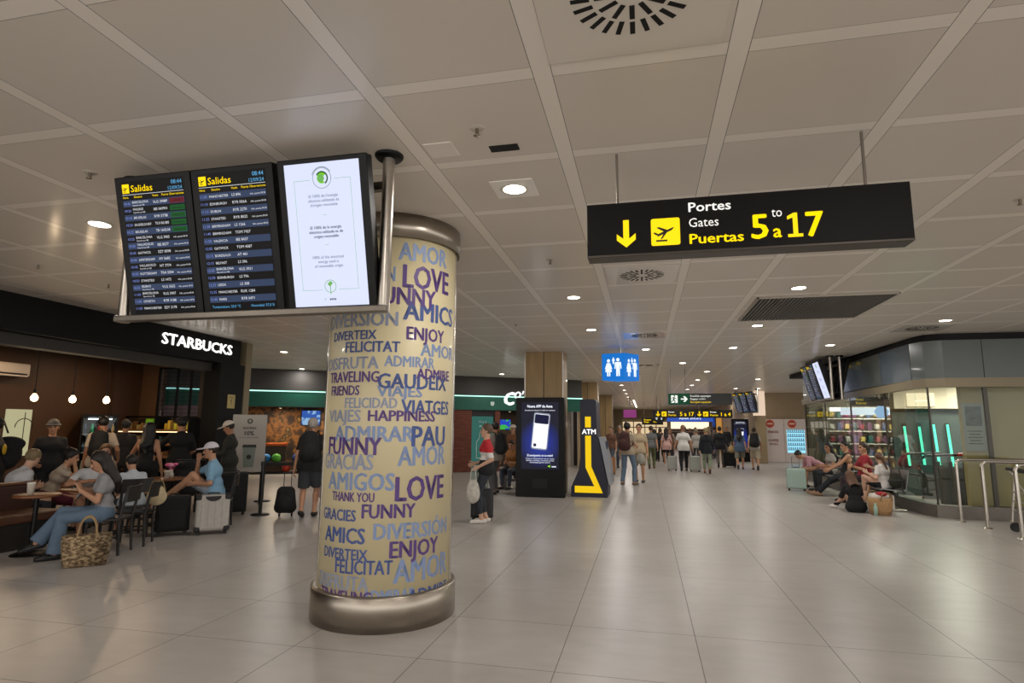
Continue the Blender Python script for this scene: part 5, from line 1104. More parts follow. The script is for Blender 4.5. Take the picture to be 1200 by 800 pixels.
suitcase('black cabin suitcase held by the person in red and white', (-2.88, 10.42, 0), rad(16), .40, .56, .23, '#16171b', handle=.32)
suitcase('pale green suitcase at the end of the waiting seats', (4.0, 17.65, 0), rad(-12), .48, .60, .28, '#9fb5ac', handle=.30)
suitcase('grey white cabin suitcase left of the man in white shirt', (1.02, 24.3, 0), 0, .36, .58, .24, '#a9aaa4', handle=.35)
suitcase('grey white cabin suitcase right of the man in white shirt', (1.86, 24.1, 0), 0, .40, .60, .24, '#a3a59f', handle=.35)
suitcase('black suitcase pulled by the person in a dark jacket', (3.55, 27.2, 0), 0, .50, .66, .28, '#131314', handle=.35, soft=True, ribs=False)
suitcase('tan suitcase pulled behind the woman in dark jacket and green trousers', (1.98, 24.9, 0), 0, .34, .56, .24, '#8a5c24', handle=.3)
suitcase('tan brown suitcase standing behind the cash machine', (-1.25, 21.5, 0), 0, .38, .62, .25, '#9a6438', soft=True, ribs=False)

def chair(label, loc, rz, group='dark wooden cafe chairs'):
    t = thing('cafe_chair', label, 'chair', loc, rz, group); m = mat('#15100d', .45, noise=.1, scale=10.)
    MB().box((0, 0, .445), (.42, .42, .035), .015).build('seat', m, t)
    for sx in (-1, 1):
        MB().tube([(sx * .18, .18, .44), (sx * .195, .20, 0)], [.020, .015], 10).build('leg', m, t)
        MB().tube([(sx * .185, -.21, 0), (sx * .18, -.185, .44), (sx * .19, -.26, .84)], [.016, .020, .016], 10).build('leg', m, t)
    mb = MB(); pts = [(-.19, .0), (.19, .0)]
    vs = []; n = 8
    for k in range(n + 1):
        x = -.20 + .40 * k / n; y = -.245 - .035 * cos(x * pi / .4)
        for yy, z in ((y, .66), (y - .018, .66), (y - .028, .86), (y - .010, .86)): vs.append((x, yy, z))
    fs = []
    for k in range(n): fs += [(4 * k + a, 4 * k + (a + 1) % 4, 4 * k + 4 + (a + 1) % 4, 4 * k + 4 + a) for a in range(4)]
    fs += [(0, 1, 2, 3), (4 * n + 3, 4 * n + 2, 4 * n + 1, 4 * n)]
    mb.add(vs, fs); mb.build('backrest', m, t)
    MB().tube([(-.185, .19, .22), (-.18, -.2, .22)], .010, 8).build('stretcher', m, t); MB().tube([(.185, .19, .22), (.18, -.2, .22)], .010, 8).build('stretcher', m, t)
    return t
def face(a): return rad(a - 90)
c0 = chair('dark wooden chair under the seated woman in jeans', (-6.84, 6.55, 0), face(203))
dup(c0, 'dark wooden chair behind the woman in jeans, cream bag hung on it', (-7.0, 7.08, 0), face(208))
dup(c0, 'dark wooden chair under the man in blue shirt and white cap', (-6.87, 8.58, 0), face(212))
dup(c0, 'dark wooden chair holding up the feet of the man in blue', (-7.74, 8.06, 0), face(32))
dup(c0, 'dark wooden chair under the boy in white with his back turned', (-7.56, 7.57, 0), face(150))
dup(c0, 'dark wooden chair under the woman leaning on her hand', (-9.2, 7.62, 0), face(30))
dup(c0, 'dark wooden chair under the woman with wavy brown hair', (-9.55, 8.90, 0), face(-45))
def cafe_table(label, loc, rz, w, d, round_=False):
    t = thing('cafe_table', label, 'table', loc, rz, 'small cafe tables'); m = mat('#7a4d2c', .4, noise=.12, scale=4., stretch=(1, 5, 1), coat=.2)
    if round_: MB().lathe([(0, .715), (w / 2 - .01, .715), (w / 2, .725), (w / 2, .74), (w / 2 - .01, .75), (0, .75)], n=36).build('table_top', m, t)
    else: MB().box((0, 0, .7325), (w, d, .035), .008).build('table_top', m, t)
    MB().tube([(0, 0, .02), (0, 0, .715)], .03, 12).build('pedestal', mat('#141210', .4, .5), t); MB().lathe([(0, .035), (.05, .03), (.21, .012), (.22, 0), (0, 0)], n=28).build('base', mat('#141210', .45, .5), t)
cafe_table('round wooden cafe table with a white paper cup, nearest the viewer', (-7.72, 6.27, 0), 0, .52, .52, True)
cafe_table('square wooden cafe table before the man in a white t-shirt', (-7.74, 7.02, 0), rad(-10), .52, .52)
cafe_table('round cafe table with pink flowers before the man in blue', (-8.05, 8.72, 0), 0, .66, .66, True)
cafe_table('cafe table between the women at the back of the seating', (-9.0, 8.32, 0), 0, .6, .6, True)
def cup(label, loc, h=.14):
    t = thing('paper_cup', label, 'cup', loc); MB().lathe([(0, 0), (.034, 0), (.046, h), (.048, h + .004), (.044, h), (.040, h - .01), (0, h - .01)], n=20).build('cup', mat('#d8d2c4', .6), t); MB().lathe([(.047, h - .004), (.049, h + .006), (.040, h + .014), (0, h + .014)], n=20).build('lid', mat('#e6e2d8', .4), t)
cup('white paper cup standing on the round table near the woman in jeans', (-7.75, 6.20, .7505), .14)
cup('pale paper cup standing on the table with pink flowers', (-7.93, 8.62, .7505), .12)
t = thing('flower_vase', 'small vase of pink flowers on a cafe table', 'vase', (-8.02, 8.80, .7505)); MB().lathe([(0, 0), (.04, 0), (.05, .05), (.03, .10), (.035, .13), (0, .125)], n=16).build('vase', mat('#cfc9bd', .3), t)
for k in range(7):
    a = 2 * pi * k / 7; r = .06 if k else 0; mb = MB(); mb.tube([(0, 0, .12), (r * cos(a), r * sin(a), .19)], .004, 5); mb.lathe([(0, -.02), (.035, -.01), (.045, .02), (.025, .03), (0, .02)], (r * cos(a), r * sin(a), .20 + .015 * (k % 2)), n=10); mb.build('flower', mat('#e86a9a' if k % 3 else '#f0a0c0', .6), t)
# banquette
t = thing('banquette_bench', 'long brown leather banquette at the left edge of the picture', 'bench', (-8.4, 5.0, 0)); LE = mat('#3b2118', .45, noise=.12, scale=6.)
MB().box((.0, 0, .40), (.62, 4.0, .12), .04).build('seat', mat('#5a3620', .45, noise=.1, scale=5.), t); MB().box((.02, 0, .17), (.5, 3.96, .34), .01).build('base', mat('#17110d', .6), t); MB().box((-.33, 0, .50), (.12, 4.0, .60), .03).build('backrest', LE, t); MB().box((-.33, 0, .815), (.17, 4.02, .035), .008).build('top_rail', mat('#6a452c', .4, noise=.1, scale=5.), t)

# bags
def blob_bag(name, label, cat, loc, rz, pieces, c, vox=.014, extra=None, group=None):
    """soft bag from blended ellipsoids [(centre, radii)] with optional straps [(points, radius, colour)]"""
    t = thing(name, label, cat, loc, rz, group); A = np.array([p[0] for p in pieces]); Rr = np.array([p[1] for p in pieces]); F = Field((A - Rr).min(0) - .05, (A + Rr).max(0) + .05, vox)
    for cc, rr in pieces: F.ell(cc, rr, None, .03)
    sl, g = F.sub(F.lo, F.lo + F.vox * F.n); F.D = np.maximum(F.D, (0.003 - g[2]).astype(np.float32)) if name != 'backpack' else F.D
    mb = MB(); put(mb, F.mesh()); mb.build('bag_body', mat(c, .85, noise=.18, scale=18.), t)
    for nm, pts, r, cc in (extra or []): MB().tube(pts, r, 8).build(nm, mat(cc, .7), t)
    return t
t = thing('tote_bag', 'woven brown patterned tote bag on the floor beside the woman', 'bag', (-6.50, 5.94, 0), rad(46))
mb = MB(); n = 40; rows = []
for z, w, d in ((0, .20, .085), (.02, .215, .10), (.15, .235, .105), (.28, .25, .085), (.36, .245, .06)):
    rows.append([(w * (1 if abs(cos(a)) < .001 else math.copysign(abs(cos(a)) ** .6, cos(a))), d * math.copysign(abs(sin(a)) ** .7, sin(a)), z) for a in [2 * pi * k / n for k in range(n)]])
vs = [p for r in rows for p in r]; fs = [(i * n + k, i * n + (k + 1) % n, (i + 1) * n + (k + 1) % n, (i + 1) * n + k) for i in range(len(rows) - 1) for k in range(n)] + [tuple(reversed(range(n)))]
mb.add(vs, fs, smooth=True)
m, nt, b, tc = nodes('woven_pattern'); n1 = noise(nt, tc.outputs['Object'], 26., 5, (1, 1, 1.6)); rp = nt.nodes.new('ShaderNodeValToRGB'); e = rp.color_ramp.elements; e[0].position = .36; e[0].color = (*lin('#4a3826'), 1); e[1].position = .62; e[1].color = (*lin('#b09a78'), 1); q = e.new(.5); q.color = (*lin('#7d674a'), 1); nt.links.new(n1, rp.inputs[0]); nt.links.new(rp.outputs[0], b.inputs['Base Color']); b.inputs['Roughness'].default_value = .8
mb.build('bag_body', m, t)
for y in (-.055, .055): MB().tube([(-.10, y, .33)] + [(-.085 * cos(pi * k / 10), y, .40 + .16 * sin(pi * k / 10)) for k in range(11)] + [(.10, y, .33)], .011, 8).build('handle', mat('#9a805c', .7), t)
blob_bag('shoulder_bag', 'cream shoulder bag hanging on the back of an empty cafe chair', 'bag', (-6.78, 7.22, .52), rad(40), [((0, 0, .12), (.13, .06, .12)), ((0, 0, .22), (.09, .05, .06))], '#b9a886', extra=[('strap', [(-.1, 0, .2), (-.06, -.02, .34), (.06, -.02, .34), (.1, 0, .2)], .009, '#8a7850')])
t = thing('straw_basket', 'straw basket with white and red cloth beside the woman on the floor', 'basket', (4.50, 13.22, 0), .3)
MB().lathe([(0, 0), (.17, 0), (.20, .10), (.215, .22), (.21, .33), (.195, .33), (.19, .2), (0, .18)], n=28).build('basket', mat('#a8845a', .8, noise=.3, scale=45., stretch=(1, 1, 2)), t)
F = Field((-.25, -.25, .2), (.25, .25, .55), .016); F.ell((-.08, 0, .34), (.12, .12, .08), None, .03); F.ell((.08, .02, .35), (.11, .13, .08), None, .03); mb = MB(); put(mb, F.mesh()); mb.build('white_cloth', mat('#cfc8c0', .9), t)
F = Field((-.2, -.25, .25), (.2, .2, .55), .014); F.ell((.0, -.06, .40), (.12, .07, .05), None, .03); mb = MB(); put(mb, F.mesh()); mb.build('red_cloth', mat('#a8283c', .9), t)
for s in (-1, 1): MB().tube([(-.12, s * .19, .28)] + [(-.11 * cos(pi * k / 8), s * .2, .34 + .10 * sin(pi * k / 8)) for k in range(9)] + [(.12, s * .19, .28)], .011, 8).build('handle', mat('#8a6a44', .8), t)
# stanchions with belt
def stanchion(label, x, y, to=None):
    t = thing('queue_post', label, 'queue barrier', (x, y, 0), 0, 'black queue posts'); MB().tube([(0, 0, .02), (0, 0, .92)], .032, 14).build('post', mat('#0d0d0d', .35), t); MB().lathe([(0, .04), (.05, .035), (.16, .02), (.17, 0), (0, 0)], n=28).build('base', mat('#0d0d0d', .4), t); MB().lathe([(.04, .90), (.042, .96), (.03, .975), (0, .975)], n=16).build('belt_head', mat('#151515', .4), t)
    if to:
        a = Vector(to) - Vector((x, y)); L = a.length; u = a.normalized(); mb = MB(); vs = []
        for k in range(9): f = k / 8; vs += [(u.x * L * f, u.y * L * f, .90 - .10 * f * (1 - f)), (u.x * L * f, u.y * L * f, .945 - .10 * f * (1 - f))]
        vs = vs + [(v[0] - u.y * .003, v[1] + u.x * .003, v[2]) for v in vs]; fs = []
        for k in range(8): fs += [(2 * k, 2 * k + 2, 2 * k + 3, 2 * k + 1), (18 + 2 * k, 18 + 2 * k + 1, 18 + 2 * k + 3, 18 + 2 * k + 2)]
        mb.add(vs, fs); mb.build('belt', mat('#141414', .7), t)
stanchion('black queue post nearest the viewer, left of the man with the backpack', -7.05, 9.97, (-8.2, 11.66)); stanchion('black queue post near the ten percent poster board', -8.25, 11.7, (-8.93, 11.95)); stanchion('black queue post hidden behind the man in dark shorts', -6.05, 11.6, (-7.02, 10.0))
# poster board
t = thing('poster_board', 'pale poster board reading ten percent beside the coffee shop pillar', 'poster', (-8.34, 11.24, 0), rad(37))
MB().box((0, 0, 1.27), (.68, .035, 1.22), .006).build('board', mat('#b5afa6', .5), t)
mb = MB().prism([(.055 * cos(a * pi / 12), .055 * sin(a * pi / 12)) for a in range(24)], (0, -.019, 1.74), X, Y, .003, 0); mb.prism([(-.02, -.03), (.02, -.03), (.03, .02), (0, .04), (-.03, .02)], (0, -.023, 1.74), X, Y, .002, 1)
PM = [mat('#2b2a28', .5), mat('#a8a29a', .5), mat('#7f8a80', .5)]; mb.build('emblem', PM, t); mb = MB()
text(mb, 'AHORRA', (0, -.019, 1.57), X, Y, .045, 0, align='c', bold=.03); text(mb, '10%', (0, -.019, 1.44), X, Y, .085, 0, align='c', bold=.03); text(mb, 'en tu próxima bebida', (0, -.019, 1.38), X, Y, .03, 0, align='c'); mb.build('lettering', PM, t); mb = MB(); mb.prism([(-.10, 0), (.10, 0), (.13, .42), (-.13, .42)], (.02, -.019, .76), X, Y, .003, 2); mb.prism([(-.14, 0), (.14, 0), (.13, .06), (-.13, .06)], (.02, -.021, 1.18), X, Y, .003, 0); mb.prism([(.05 * cos(a * pi / 8), .05 * sin(a * pi / 8)) for a in range(16)], (.02, -.023, .98), X, Y, .002, 0)
mb.build('cup_picture', PM, t)
for sx in (-.28, .28): MB().tube([(sx, 0, 0), (sx, 0, .67)], .014, 8).build('leg', mat('#2a2a2a', .4), t); MB().box((sx, 0, .012), (.04, .4, .022)).build('foot', mat('#2a2a2a', .4), t)
# stroller in the coffee shop
t = thing('pushchair', 'dark folded pushchair beside the black clad person at the counter', 'pushchair', (-8.35, 9.55, 0), rad(50)); DK = mat('#101013', .8)
for sx in (-.24, .24): MB().tube([(sx, .35, .10), (sx, -.05, .55), (sx, -.38, 1.02)], .014, 8).build('frame_bar', mat('#2a2a2c', .4, .5), t); MB().tube([(sx, -.35, .10), (sx, .1, .55)], .014, 8).build('frame_bar', mat('#2a2a2c', .4, .5), t)
MB().tube([(-.24, -.38, 1.02), (.24, -.38, 1.02)], .018, 8).build('handle', RB, t)
F = Field((-.3, -.4, .25), (.3, .45, 1.05), .018); F.ell((0, .05, .45), (.23, .28, .14), None, .05); F.ell((0, -.12, .68), (.22, .12, .28), None, .06); F.ell((0, .0, .90), (.23, .24, .10), None, .05); mb = MB(); put(mb, F.mesh()); mb.build('seat_pod', DK, t)
for sx in (-.24, .24):
    for sy in (.35, -.35): MB().tube([(sx - .02, sy, .09), (sx + .02, sy, .09)], .09, 18).build('wheel', RB, t)
# ------------------------------------------------------------------ people
def backpack(label, p, c, s=1., group=None):
    """soft backpack lying against the back of a figure returned by person()"""
    rz = rad(p['face'] - 90); loc = p['back']
    t = thing('backpack', label, 'backpack', loc, rz, group)
    F = Field((-.22 * s, -.24 * s, -.32 * s), (.22 * s, .12 * s, .28 * s), .016)
    F.ell((0, -.03 * s, -.06 * s), (.14 * s, .10 * s, .24 * s), None, .03); F.cap((-.07 * s, -.02 * s, -.20 * s), (.07 * s, -.02 * s, -.20 * s), .085 * s, None, .03); F.cap((-.085 * s, -.02 * s, -.18 * s), (-.065 * s, -.01 * s, .10 * s), .075 * s, .065 * s, .03); F.cap((.085 * s, -.02 * s, -.18 * s), (.065 * s, -.01 * s, .10 * s), .075 * s, .065 * s, .03); F.ell((0, -.10 * s, -.13 * s), (.12 * s, .075 * s, .13 * s), None, .03); F.ell((0, -.02 * s, .10 * s), (.12 * s, .085 * s, .10 * s), None, .04)
    mb = MB(); put(mb, F.mesh()); mb.build('pack_body', mat(c, .8, noise=.1, scale=16.), t)
    for q in (-1, 1): MB().tube([(q * .09 * s, .06 * s, .12 * s), (q * .105, .10, .205), (q * .11, .20, .235), (q * .115, .30, .17), (q * .125, .335, .02), (q * .15, .26, -.16), (q * .12 * s, .05 * s, -.20 * s)], .016, 8).build('shoulder_strap', mat(c, .8), t)
    MB().tube([(-.03, .0, .19 * s), (-.02, .0, .23 * s), (.02, .0, .23 * s), (.03, .0, .19 * s)], .008, 6).build('grab_loop', mat(c, .8), t)
    return t
def hung_bag(name, label, cat, hand, c, w, h, d, pattern=.12, rz=0.):
    """bag hanging from a hand"""
    z = hand.z; t = thing(name, label, cat, (hand.x, hand.y, z), rz)
    F = Field((-w - .05, -d - .05, -h - .25), (w + .05, d + .05, -.02), .014); F.ell((0, 0, -.16 - h * .5), (w, d, h * .5), None, .03); F.ell((0, 0, -.16 - h * .68), (w * 1.02, d * 1.05, h * .32), None, .04); mb = MB(); put(mb, F.mesh()); mb.build('bag_body', mat(c, .8, noise=pattern, scale=14.), t)
    for y in (-.02, .02): MB().tube([(-w * .5, y, -.16 - h * .12), (-.035, y * .5, -.02), (0, 0, .0), (.035, y * .5, -.02), (w * .5, y, -.16 - h * .12)], .007, 6).build('handle', mat(c, .7), t)
    return t
def phone(label, p, z=.02, rz=0.):
    o = MB().prism(rrect(.072, .15, .01), (0, 0, 0), (1, 0, 0), (0, -.5, 1), .009).build('phone', mat('#0c0c0e', .25), loc=p); o.rotation_euler = (0, 0, rz); tag(o, label, 'phone'); return o

# --- cafe, nearest first
w1 = person('seated woman in wide jeans and grey t-shirt, legs crossed, looking at a phone', (-6.87, 6.47, 0), 226,
    P_(SIT, zp=.545, lean=-5, bend=12, fl=(-.10, .46, 8, 0), fr=(.02, .66, -10, -14, .09), pkr=(-.05, 1, .6), hr=(.07, .27, .86), hl=(-.08, .27, .84), per=(.3, -.2, -1), pel=(-.3, -.2, -1), dirr=unit(V3(-.3, .3, .8)), dirl=unit(V3(.3, .3, .8)), palr=(-.6, .7, .1), pall=(.6, .7, .1)),
    'mid', 'long', '#1d1512', ('#8d8d90', .33, .015), ('trousers', '#5d7187', 1, .05), '#121214', 1.68, True, fat=.93, vox=.0125, head=(0, 22), curl=(.7, .7))
phone('black phone held by the seated woman in jeans', (w1['r'] + w1['l']) / 2 + Vector((0, 0, .03)), rz=face(228))
person('man in a white t-shirt leaning on the square cafe table, facing the viewer', (-8.32, 7.64, 0), -45,
    P_(SIT, zp=.53, lean=20, bend=14, hr=(.06, .40, .80), hl=(-.10, .42, .80), per=(1, -.1, -.1), pel=(-1, -.1, -.1), palr=(0, 0, -1), pall=(0, 0, -1)), 'tan', 'short', '#15100e', ('#c4c4c6', .35, .1), ('shorts', '#3a4450', .5, .01), '#d8d8d8', 1.76, head=(15, 20), beard='#1c1512')
person('grey blond haired man in a white t-shirt, back turned behind the banquette', (-9.07, 6.92, 0), 75, P_(SIT, zp=.50, lean=14, bend=12), 'fair', 'short', '#7d6a4c', ('#bdbdc0', .4, .1), ('trousers', '#3a3a40', 1, .0), '#333', 1.76, fat=1.1, head=(20, 10))
person('woman in a cream top resting her chin on her hand, dark red skirt', (-9.2, 7.64, 0), 30, P_(SIT, lean=16, bend=10, hr=(.05, .34, 1.06), hl=(-.1, .34, .80), per=(.4, .5, -1)), 'mid', 'bun', '#14100e', ('#b8aa98', .3, .02), ('skirt', '#5a1a2a', .5, .02), '#222', 1.66, True, head=(10, 8))
person('person in a black coat and grey brimmed hat standing at the back left', (-10.05, 8.30, 0), -35, P_(STAND, hr=(.2, .2, 1.0)), 'tan', 'short', '#181210', ('#131318', 1, .32), ('trousers', '#15151a', 1, .0), '#111', 1.72, hat=('brim', '#3c3a3a'), head=(-10, 5))
p5 = person('person in a black jacket with a yellow round patch, at the left edge', (-9.95, 7.30, 0), 215, P_(STAND, hl=(-.28, .22, .95)), 'tan', 'short', '#15100e', ('#121216', 1, .22), ('trousers', '#16161a', 1, .0), '#111', 1.74, hat=('cap', '#15151c'), head=(0, 5))
o = MB().lathe([(0, .012), (.07, .010), (.085, 0), (0, 0)], n=20, M=Matrix.Rotation(rad(-90), 4, 'X') @ Matrix.Identity(4)).build('round_patch', mat('#c9a51c', .6), p5['root']); o.location = (0, .125, 1.26); tag(o, 'yellow round patch')
o.rotation_euler = (0, 0, rad(180)); o.location = (-.10, -.14, 1.30); o.rotation_euler = (0, 0, 0); o.matrix_local = Matrix.Translation((0, -.135, 1.25)) @ Matrix.Rotation(rad(180), 4, 'Z')
blob_bag('backpack', 'bulky black bag carried beside the person with the yellow patch', 'backpack', (-9.98, 7.52, .95), rad(45), [((0, 0, .22), (.20, .11, .24)), ((.02, 0, .38), (.21, .08, .12)), ((0, -.05, .12), (.16, .11, .15))], '#0f0f14', extra=[('strap', [(-.12, .08, .5), (-.16, .12, .66), (-.1, .12, .75), (-.02, .08, .55)], .014, '#101014')])
person('woman with wavy brown hair sitting at the back, facing the viewer', (-9.55, 8.92, 0), -50, P_(SIT, lean=8, hr=(.1, .34, .8), hl=(-.1, .34, .8)), 'fair', 'long', '#5c3c24', ('#a88e78', .3, .05), ('trousers', '#33363c', 1, 0), '#222', 1.66, True, head=(10, 6))
b8 = person('man in a pale shirt wearing a black backpack, back turned in the coffee shop', (-10.25, 9.45, 0), 128, P_(STAND, hr=(.26, .16, .95)), 'tan', 'short', '#14100e', ('#c8b8a4', .38, .12), ('trousers', '#4a3f34', 1, .0), '#222', 1.80)
backpack('black backpack worn by the man in the pale shirt', b8, '#101012', 1.05)
person('dark haired boy in a white t-shirt sitting with his back turned', (-7.56, 7.59, 0), 150, P_(SIT, lean=10, bend=6), 'mid', 'short', '#15100d', ('#b9c0c8', .4, .08), ('shorts', '#3b4148', .5, .01), '#444', 1.55, head=(15, 15))
person('woman with long black hair in a black sleeveless dress at the counter', (-8.85, 9.12, 0), 118, P_(STAND, hl=(-.34, .30, .98), pel=(-1, -.2, -.6)), 'tan', 'long', '#0f0c0b', ('#0d0d0f', 0, .1), ('skirt', '#0d0d0f', .7, .03), '#111', 1.68, True)
person('person in black shirt and black cap standing at the shelves', (-8.95, 10.0, 0), 140, P_(STAND, hl=(-.30, .30, 1.02), hr=(.2, .25, 1.0), pel=(-1, -.2, -.5)), 'tan', 'short', '#0f0c0b', ('#0e0e11', .5, .15), ('trousers', '#101014', 1, 0), '#111', 1.80, hat=('cap', '#0d0d10'))
person('person with a dark cap behind the man with the black backpack', (-10.9, 10.6, 0), 128, STAND, 'mid', 'short', '#15100e', ('#2c2a2a', 1, .15), ('trousers', '#222226', 1, 0), '#111', 1.74, hat=('cap', '#3a3634'))
m12 = person('man in a blue t-shirt and white cap sitting, hand at his mouth', (-6.93, 8.55, 0), 212, P_(SIT, zp=.545, lean=-4, bend=14, fl=(-.04, .60, 0, 0, .44), fr=(.12, .70, -6, 10, .40), hr=(.03, .26, 1.06), hl=(-.14, .28, .70), per=(.5, .3, -1), pkl=(0, .5, 1), pkr=(0, .5, 1)),
    'mid', 'short', '#2a1c14', ('#7da6c2', .42, .12), ('shorts', '#98a3ae', .46, .02), '#cfc6be', 1.76, hat=('cap', '#cfc8d0'), head=(6, 4))
person('man in a white cap and dark olive jacket standing by the black pillar', (-8.13, 10.40, 0), 205, P_(STAND, hr=(.10, .30, 1.06), hl=(-.14, .32, 1.04), per=(.4, -.6, -1), pel=(-.4, -.6, -1)), 'tan', 'short', '#1d1512', ('#2c2c26', 1, .25), ('trousers', '#2a2a28', 1, 0), '#222', 1.74, hat=('cap', '#d6ccc0'), head=(0, 22))
m14 = person('man in black t-shirt and grey shorts walking away past the lettering column', (-6.07, 9.98, 0), 112, P_(WALK, fr=(.09, .10, 0, 0), fl=(-.09, -.14, 0, -16), hl=(-.27, .02, .80), hr=(.27, .0, .82), zp=.92), 'mid', 'buzz', '#a39a94', ('#17181b', .38, .14), ('shorts', '#3c3f44', .48, .03), '#141414', 1.80, fat=1.12)
backpack('black backpack worn by the man walking past the lettering column', m14, '#141517', 1.15)
hung_bag('carrier_bag', 'pale pink plastic bag in the right hand of the walking man', 'bag', m14['r'], '#b89a9a', .12, .34, .08)
h = m14['l']; t = thing('trolley_backpack', 'black wheeled backpack pulled by the man in grey shorts', 'backpack', (h.x - .12, h.y - .02, 0), rad(20))
F = Field((-.24, -.2, .0), (.24, .2, .66), .015); F.cap((-.085, 0, .17), (.085, 0, .17), .10, None, .03); F.cap((-.06, 0, .46), (.06, 0, .46), .085, None, .03); F.cap((-.10, 0, .17), (-.075, 0, .44), .095, .085, .03); F.cap((.10, 0, .17), (.075, 0, .44), .095, .085, .03); F.ell((0, -.07, .24), (.14, .10, .16), None, .03); mb = MB(); put(mb, F.mesh()); mb.build('pack_body', mat('#121214', .8, noise=.1, scale=16.), t)
for sx in (-.11, .11): MB().tube([(sx - .012, .06, .035), (sx + .012, .06, .035)], .035, 12).build('wheel', RB, t); MB().tube([(sx * .6, .08, .06), (sx * .6, .08, .78)], .008, 6).build('pull_bar', mat('#555', .4, .7), t)
MB().tube([(-.07, .08, .78), (.07, .08, .78)], .013, 8).build('handle', RB, t)

# --- by the digital kiosk
boy = person('young person in a red, white and black top standing in profile, ankles bare', (-2.76, 10.18, 0), 196, P_(STAND, fr=(.08, -.02, 0, 0), fl=(-.07, .06, 0, 0), hr=(.16, .18, 1.02), hl=(-.18, .12, .98), per=(.3, -1, -.3), pel=(-.3, -1, -.3), lean=-2), 'fair', 'short', '#5a4636', ('#b4232c', .46, .10, [(.16, '#15161a'), (.30, '#d8d4d0')]), ('trousers', '#2c3038', .90, -.006), '#d9d3cc', 1.70, vox=.013)
hung_bag('carrier_bag', 'crumpled white plastic bag hanging beside the person in red', 'bag', boy['l'] + Vector((.0, -.06, .0)), '#bdb8ae', .11, .40, .07, .2, rad(15))
bp = person('person in a light shirt and grey trousers standing behind the one in red', (-3.72, 14.6, 0), 150, P_(STAND, fr=(.16, .10, 0, 0), fl=(-.16, -.12, 0, 0)), 'mid', 'short', '#1a1411', ('#8a8078', 1, .14), ('trousers', '#4e4d50', 1, .01), '#1a1a1a', 1.76)
backpack('black backpack worn by the person behind the one in red', bp, '#131316', 1.1)
t = thing('waiting_stool', 'low dark seat beside the digital kiosk with two people on it', 'seat', (-3.42, 16.1, 0)); MB().box((0, 0, .40), (.9, .45, .10), .02).build('seat', mat('#2a2522', .6), t); MB().box((-.4, 0, .18), (.05, .4, .35)).build('leg', DARK, t); MB().box((.4, 0, .18), (.05, .4, .35)).build('leg', DARK, t)
person('person in orange brown top sitting beside the kiosk', (-3.55, 16.1, 0), 250, P_(SIT, lean=12), 'mid', 'short', '#2a1c14', ('#9a6a3c', .4, .08), ('trousers', '#3c4654', 1, 0), '#222', 1.68, head=(10, 15))
person('person in a white cap standing behind the seated one by the kiosk', (-4.05, 18.2, 0), 250, P_(STAND, hr=(.1, .3, 1.1)), 'mid', 'short', '#2a1c14', ('#7a5034', .4, .1), ('trousers', '#2c2e34', 1, 0), '#222', 1.72, hat=('cap', '#d8cfc0'))

# --- corridor
def av(x, y): return math.degrees(math.atan2(y, x))
def walker(label, x, y, pose, turn=0, **k):
    k.setdefault('vox', .018); sk = k.pop('skin', 'mid'); return person(label, (x, y, 0), av(x, y) + turn, pose, sk, **k)
w18 = walker('woman in jeans and cream top with a brown backpack standing at left of corridor', -.52, 17.95, P_(STAND, fr=(.17, .05, -10, 0), fl=(-.15, -.05, 10, 0), hr=(.18, .28, 1.05), per=(.5, -.4, -1)), -22, top=('#a89a84', .38, .1), low=('trousers', '#5f7285', 1, .015), hair='bun', hairc='#1a1411', fem=True, H=1.80, shoes='#6a5846')
backpack('dark brown backpack worn by the woman in jeans and cream top', w18, '#43241f', 1.15)
hung_bag('tote_bag', 'grey white cloth bag at the side of the brown backpack wearer', 'bag', w18['r'] + Vector((.08, 0, -.02)), '#9a978c', .13, .3, .07)
walker('person facing the backpack wearer, cream shirt and tan shorts', -.18, 18.9, STAND, 170, top=('#b5a284', .35, .1), low=('shorts', '#7a6a55', .5, .01), H=1.78, hairc='#2a1c14')
walker('man in grey t-shirt and olive green trousers walking away', .24, 25.3, WALK, top=('#6e6f70', .36, .1), low=('trousers', '#5d6440', 1, .01), hairc='#4a3828', H=1.76, shoes='#4a3c2c')
walker('woman in a pale pink blouse and black shorts with long dark hair', .93, 27.6, WALK2, top=('#cfa7a0', .45, .2), low=('shorts', '#141416', .35, .03), fem=True, hair='long', hairc='#1a1210', H=1.68, shoes='#d8d0c8')
walker('large man in a white shirt and black trousers between two grey suitcases', 1.46, 24.25, P_(WALK, hl=(-.33, -.02, .82), hr=(.33, -.02, .82)), top=('#d9d6d2', .40, .16), low=('trousers', '#121214', 1, .01), hair='buzz', hairc='#8a6a52', fat=1.15, H=1.80, shoes='#1a1a1a')
walker('blond person in a dark navy jacket and pale green trousers walking away', 2.22, 23.2, WALK2, top=('#1b2028', 1, .18), low=('trousers', '#8a957f', .92, .015), hair='short', hairc='#a3906a', H=1.70, shoes='#6a4630')
walker('person in a black jacket with grey trousers beside the black suitcase', 3.15, 27.0, P_(WALK, hr=(.33, -.05, .85)), top=('#17181c', 1, .15), low=('trousers', '#55504a', 1, .01), hairc='#15100e', H=1.76)
w25 = walker('person in a denim blue top and grey shorts walking before the far kiosk', 3.8, 26.0, WALK, top=('#4a5f78', .4, .18), low=('shorts', '#7d7c70', .5, .02), hair='long', hairc='#1d1612', fem=True, H=1.70, shoes='#3a2c24')
hung_bag('straw_bag', 'tan bag on the left side of the denim clad walker', 'bag', w25['l'] + Vector((-.05, 0, .35)), '#a98e62', .14, .3, .1)
w26 = walker('person in a white t-shirt and cream shorts with a black backpack, far right', 4.33, 25.7, WALK2, top=('#b9b3a8', .35, .1), low=('shorts', '#b5aa94', .5, .02), hairc='#241a14', H=1.72, shoes='#2a2a2a')
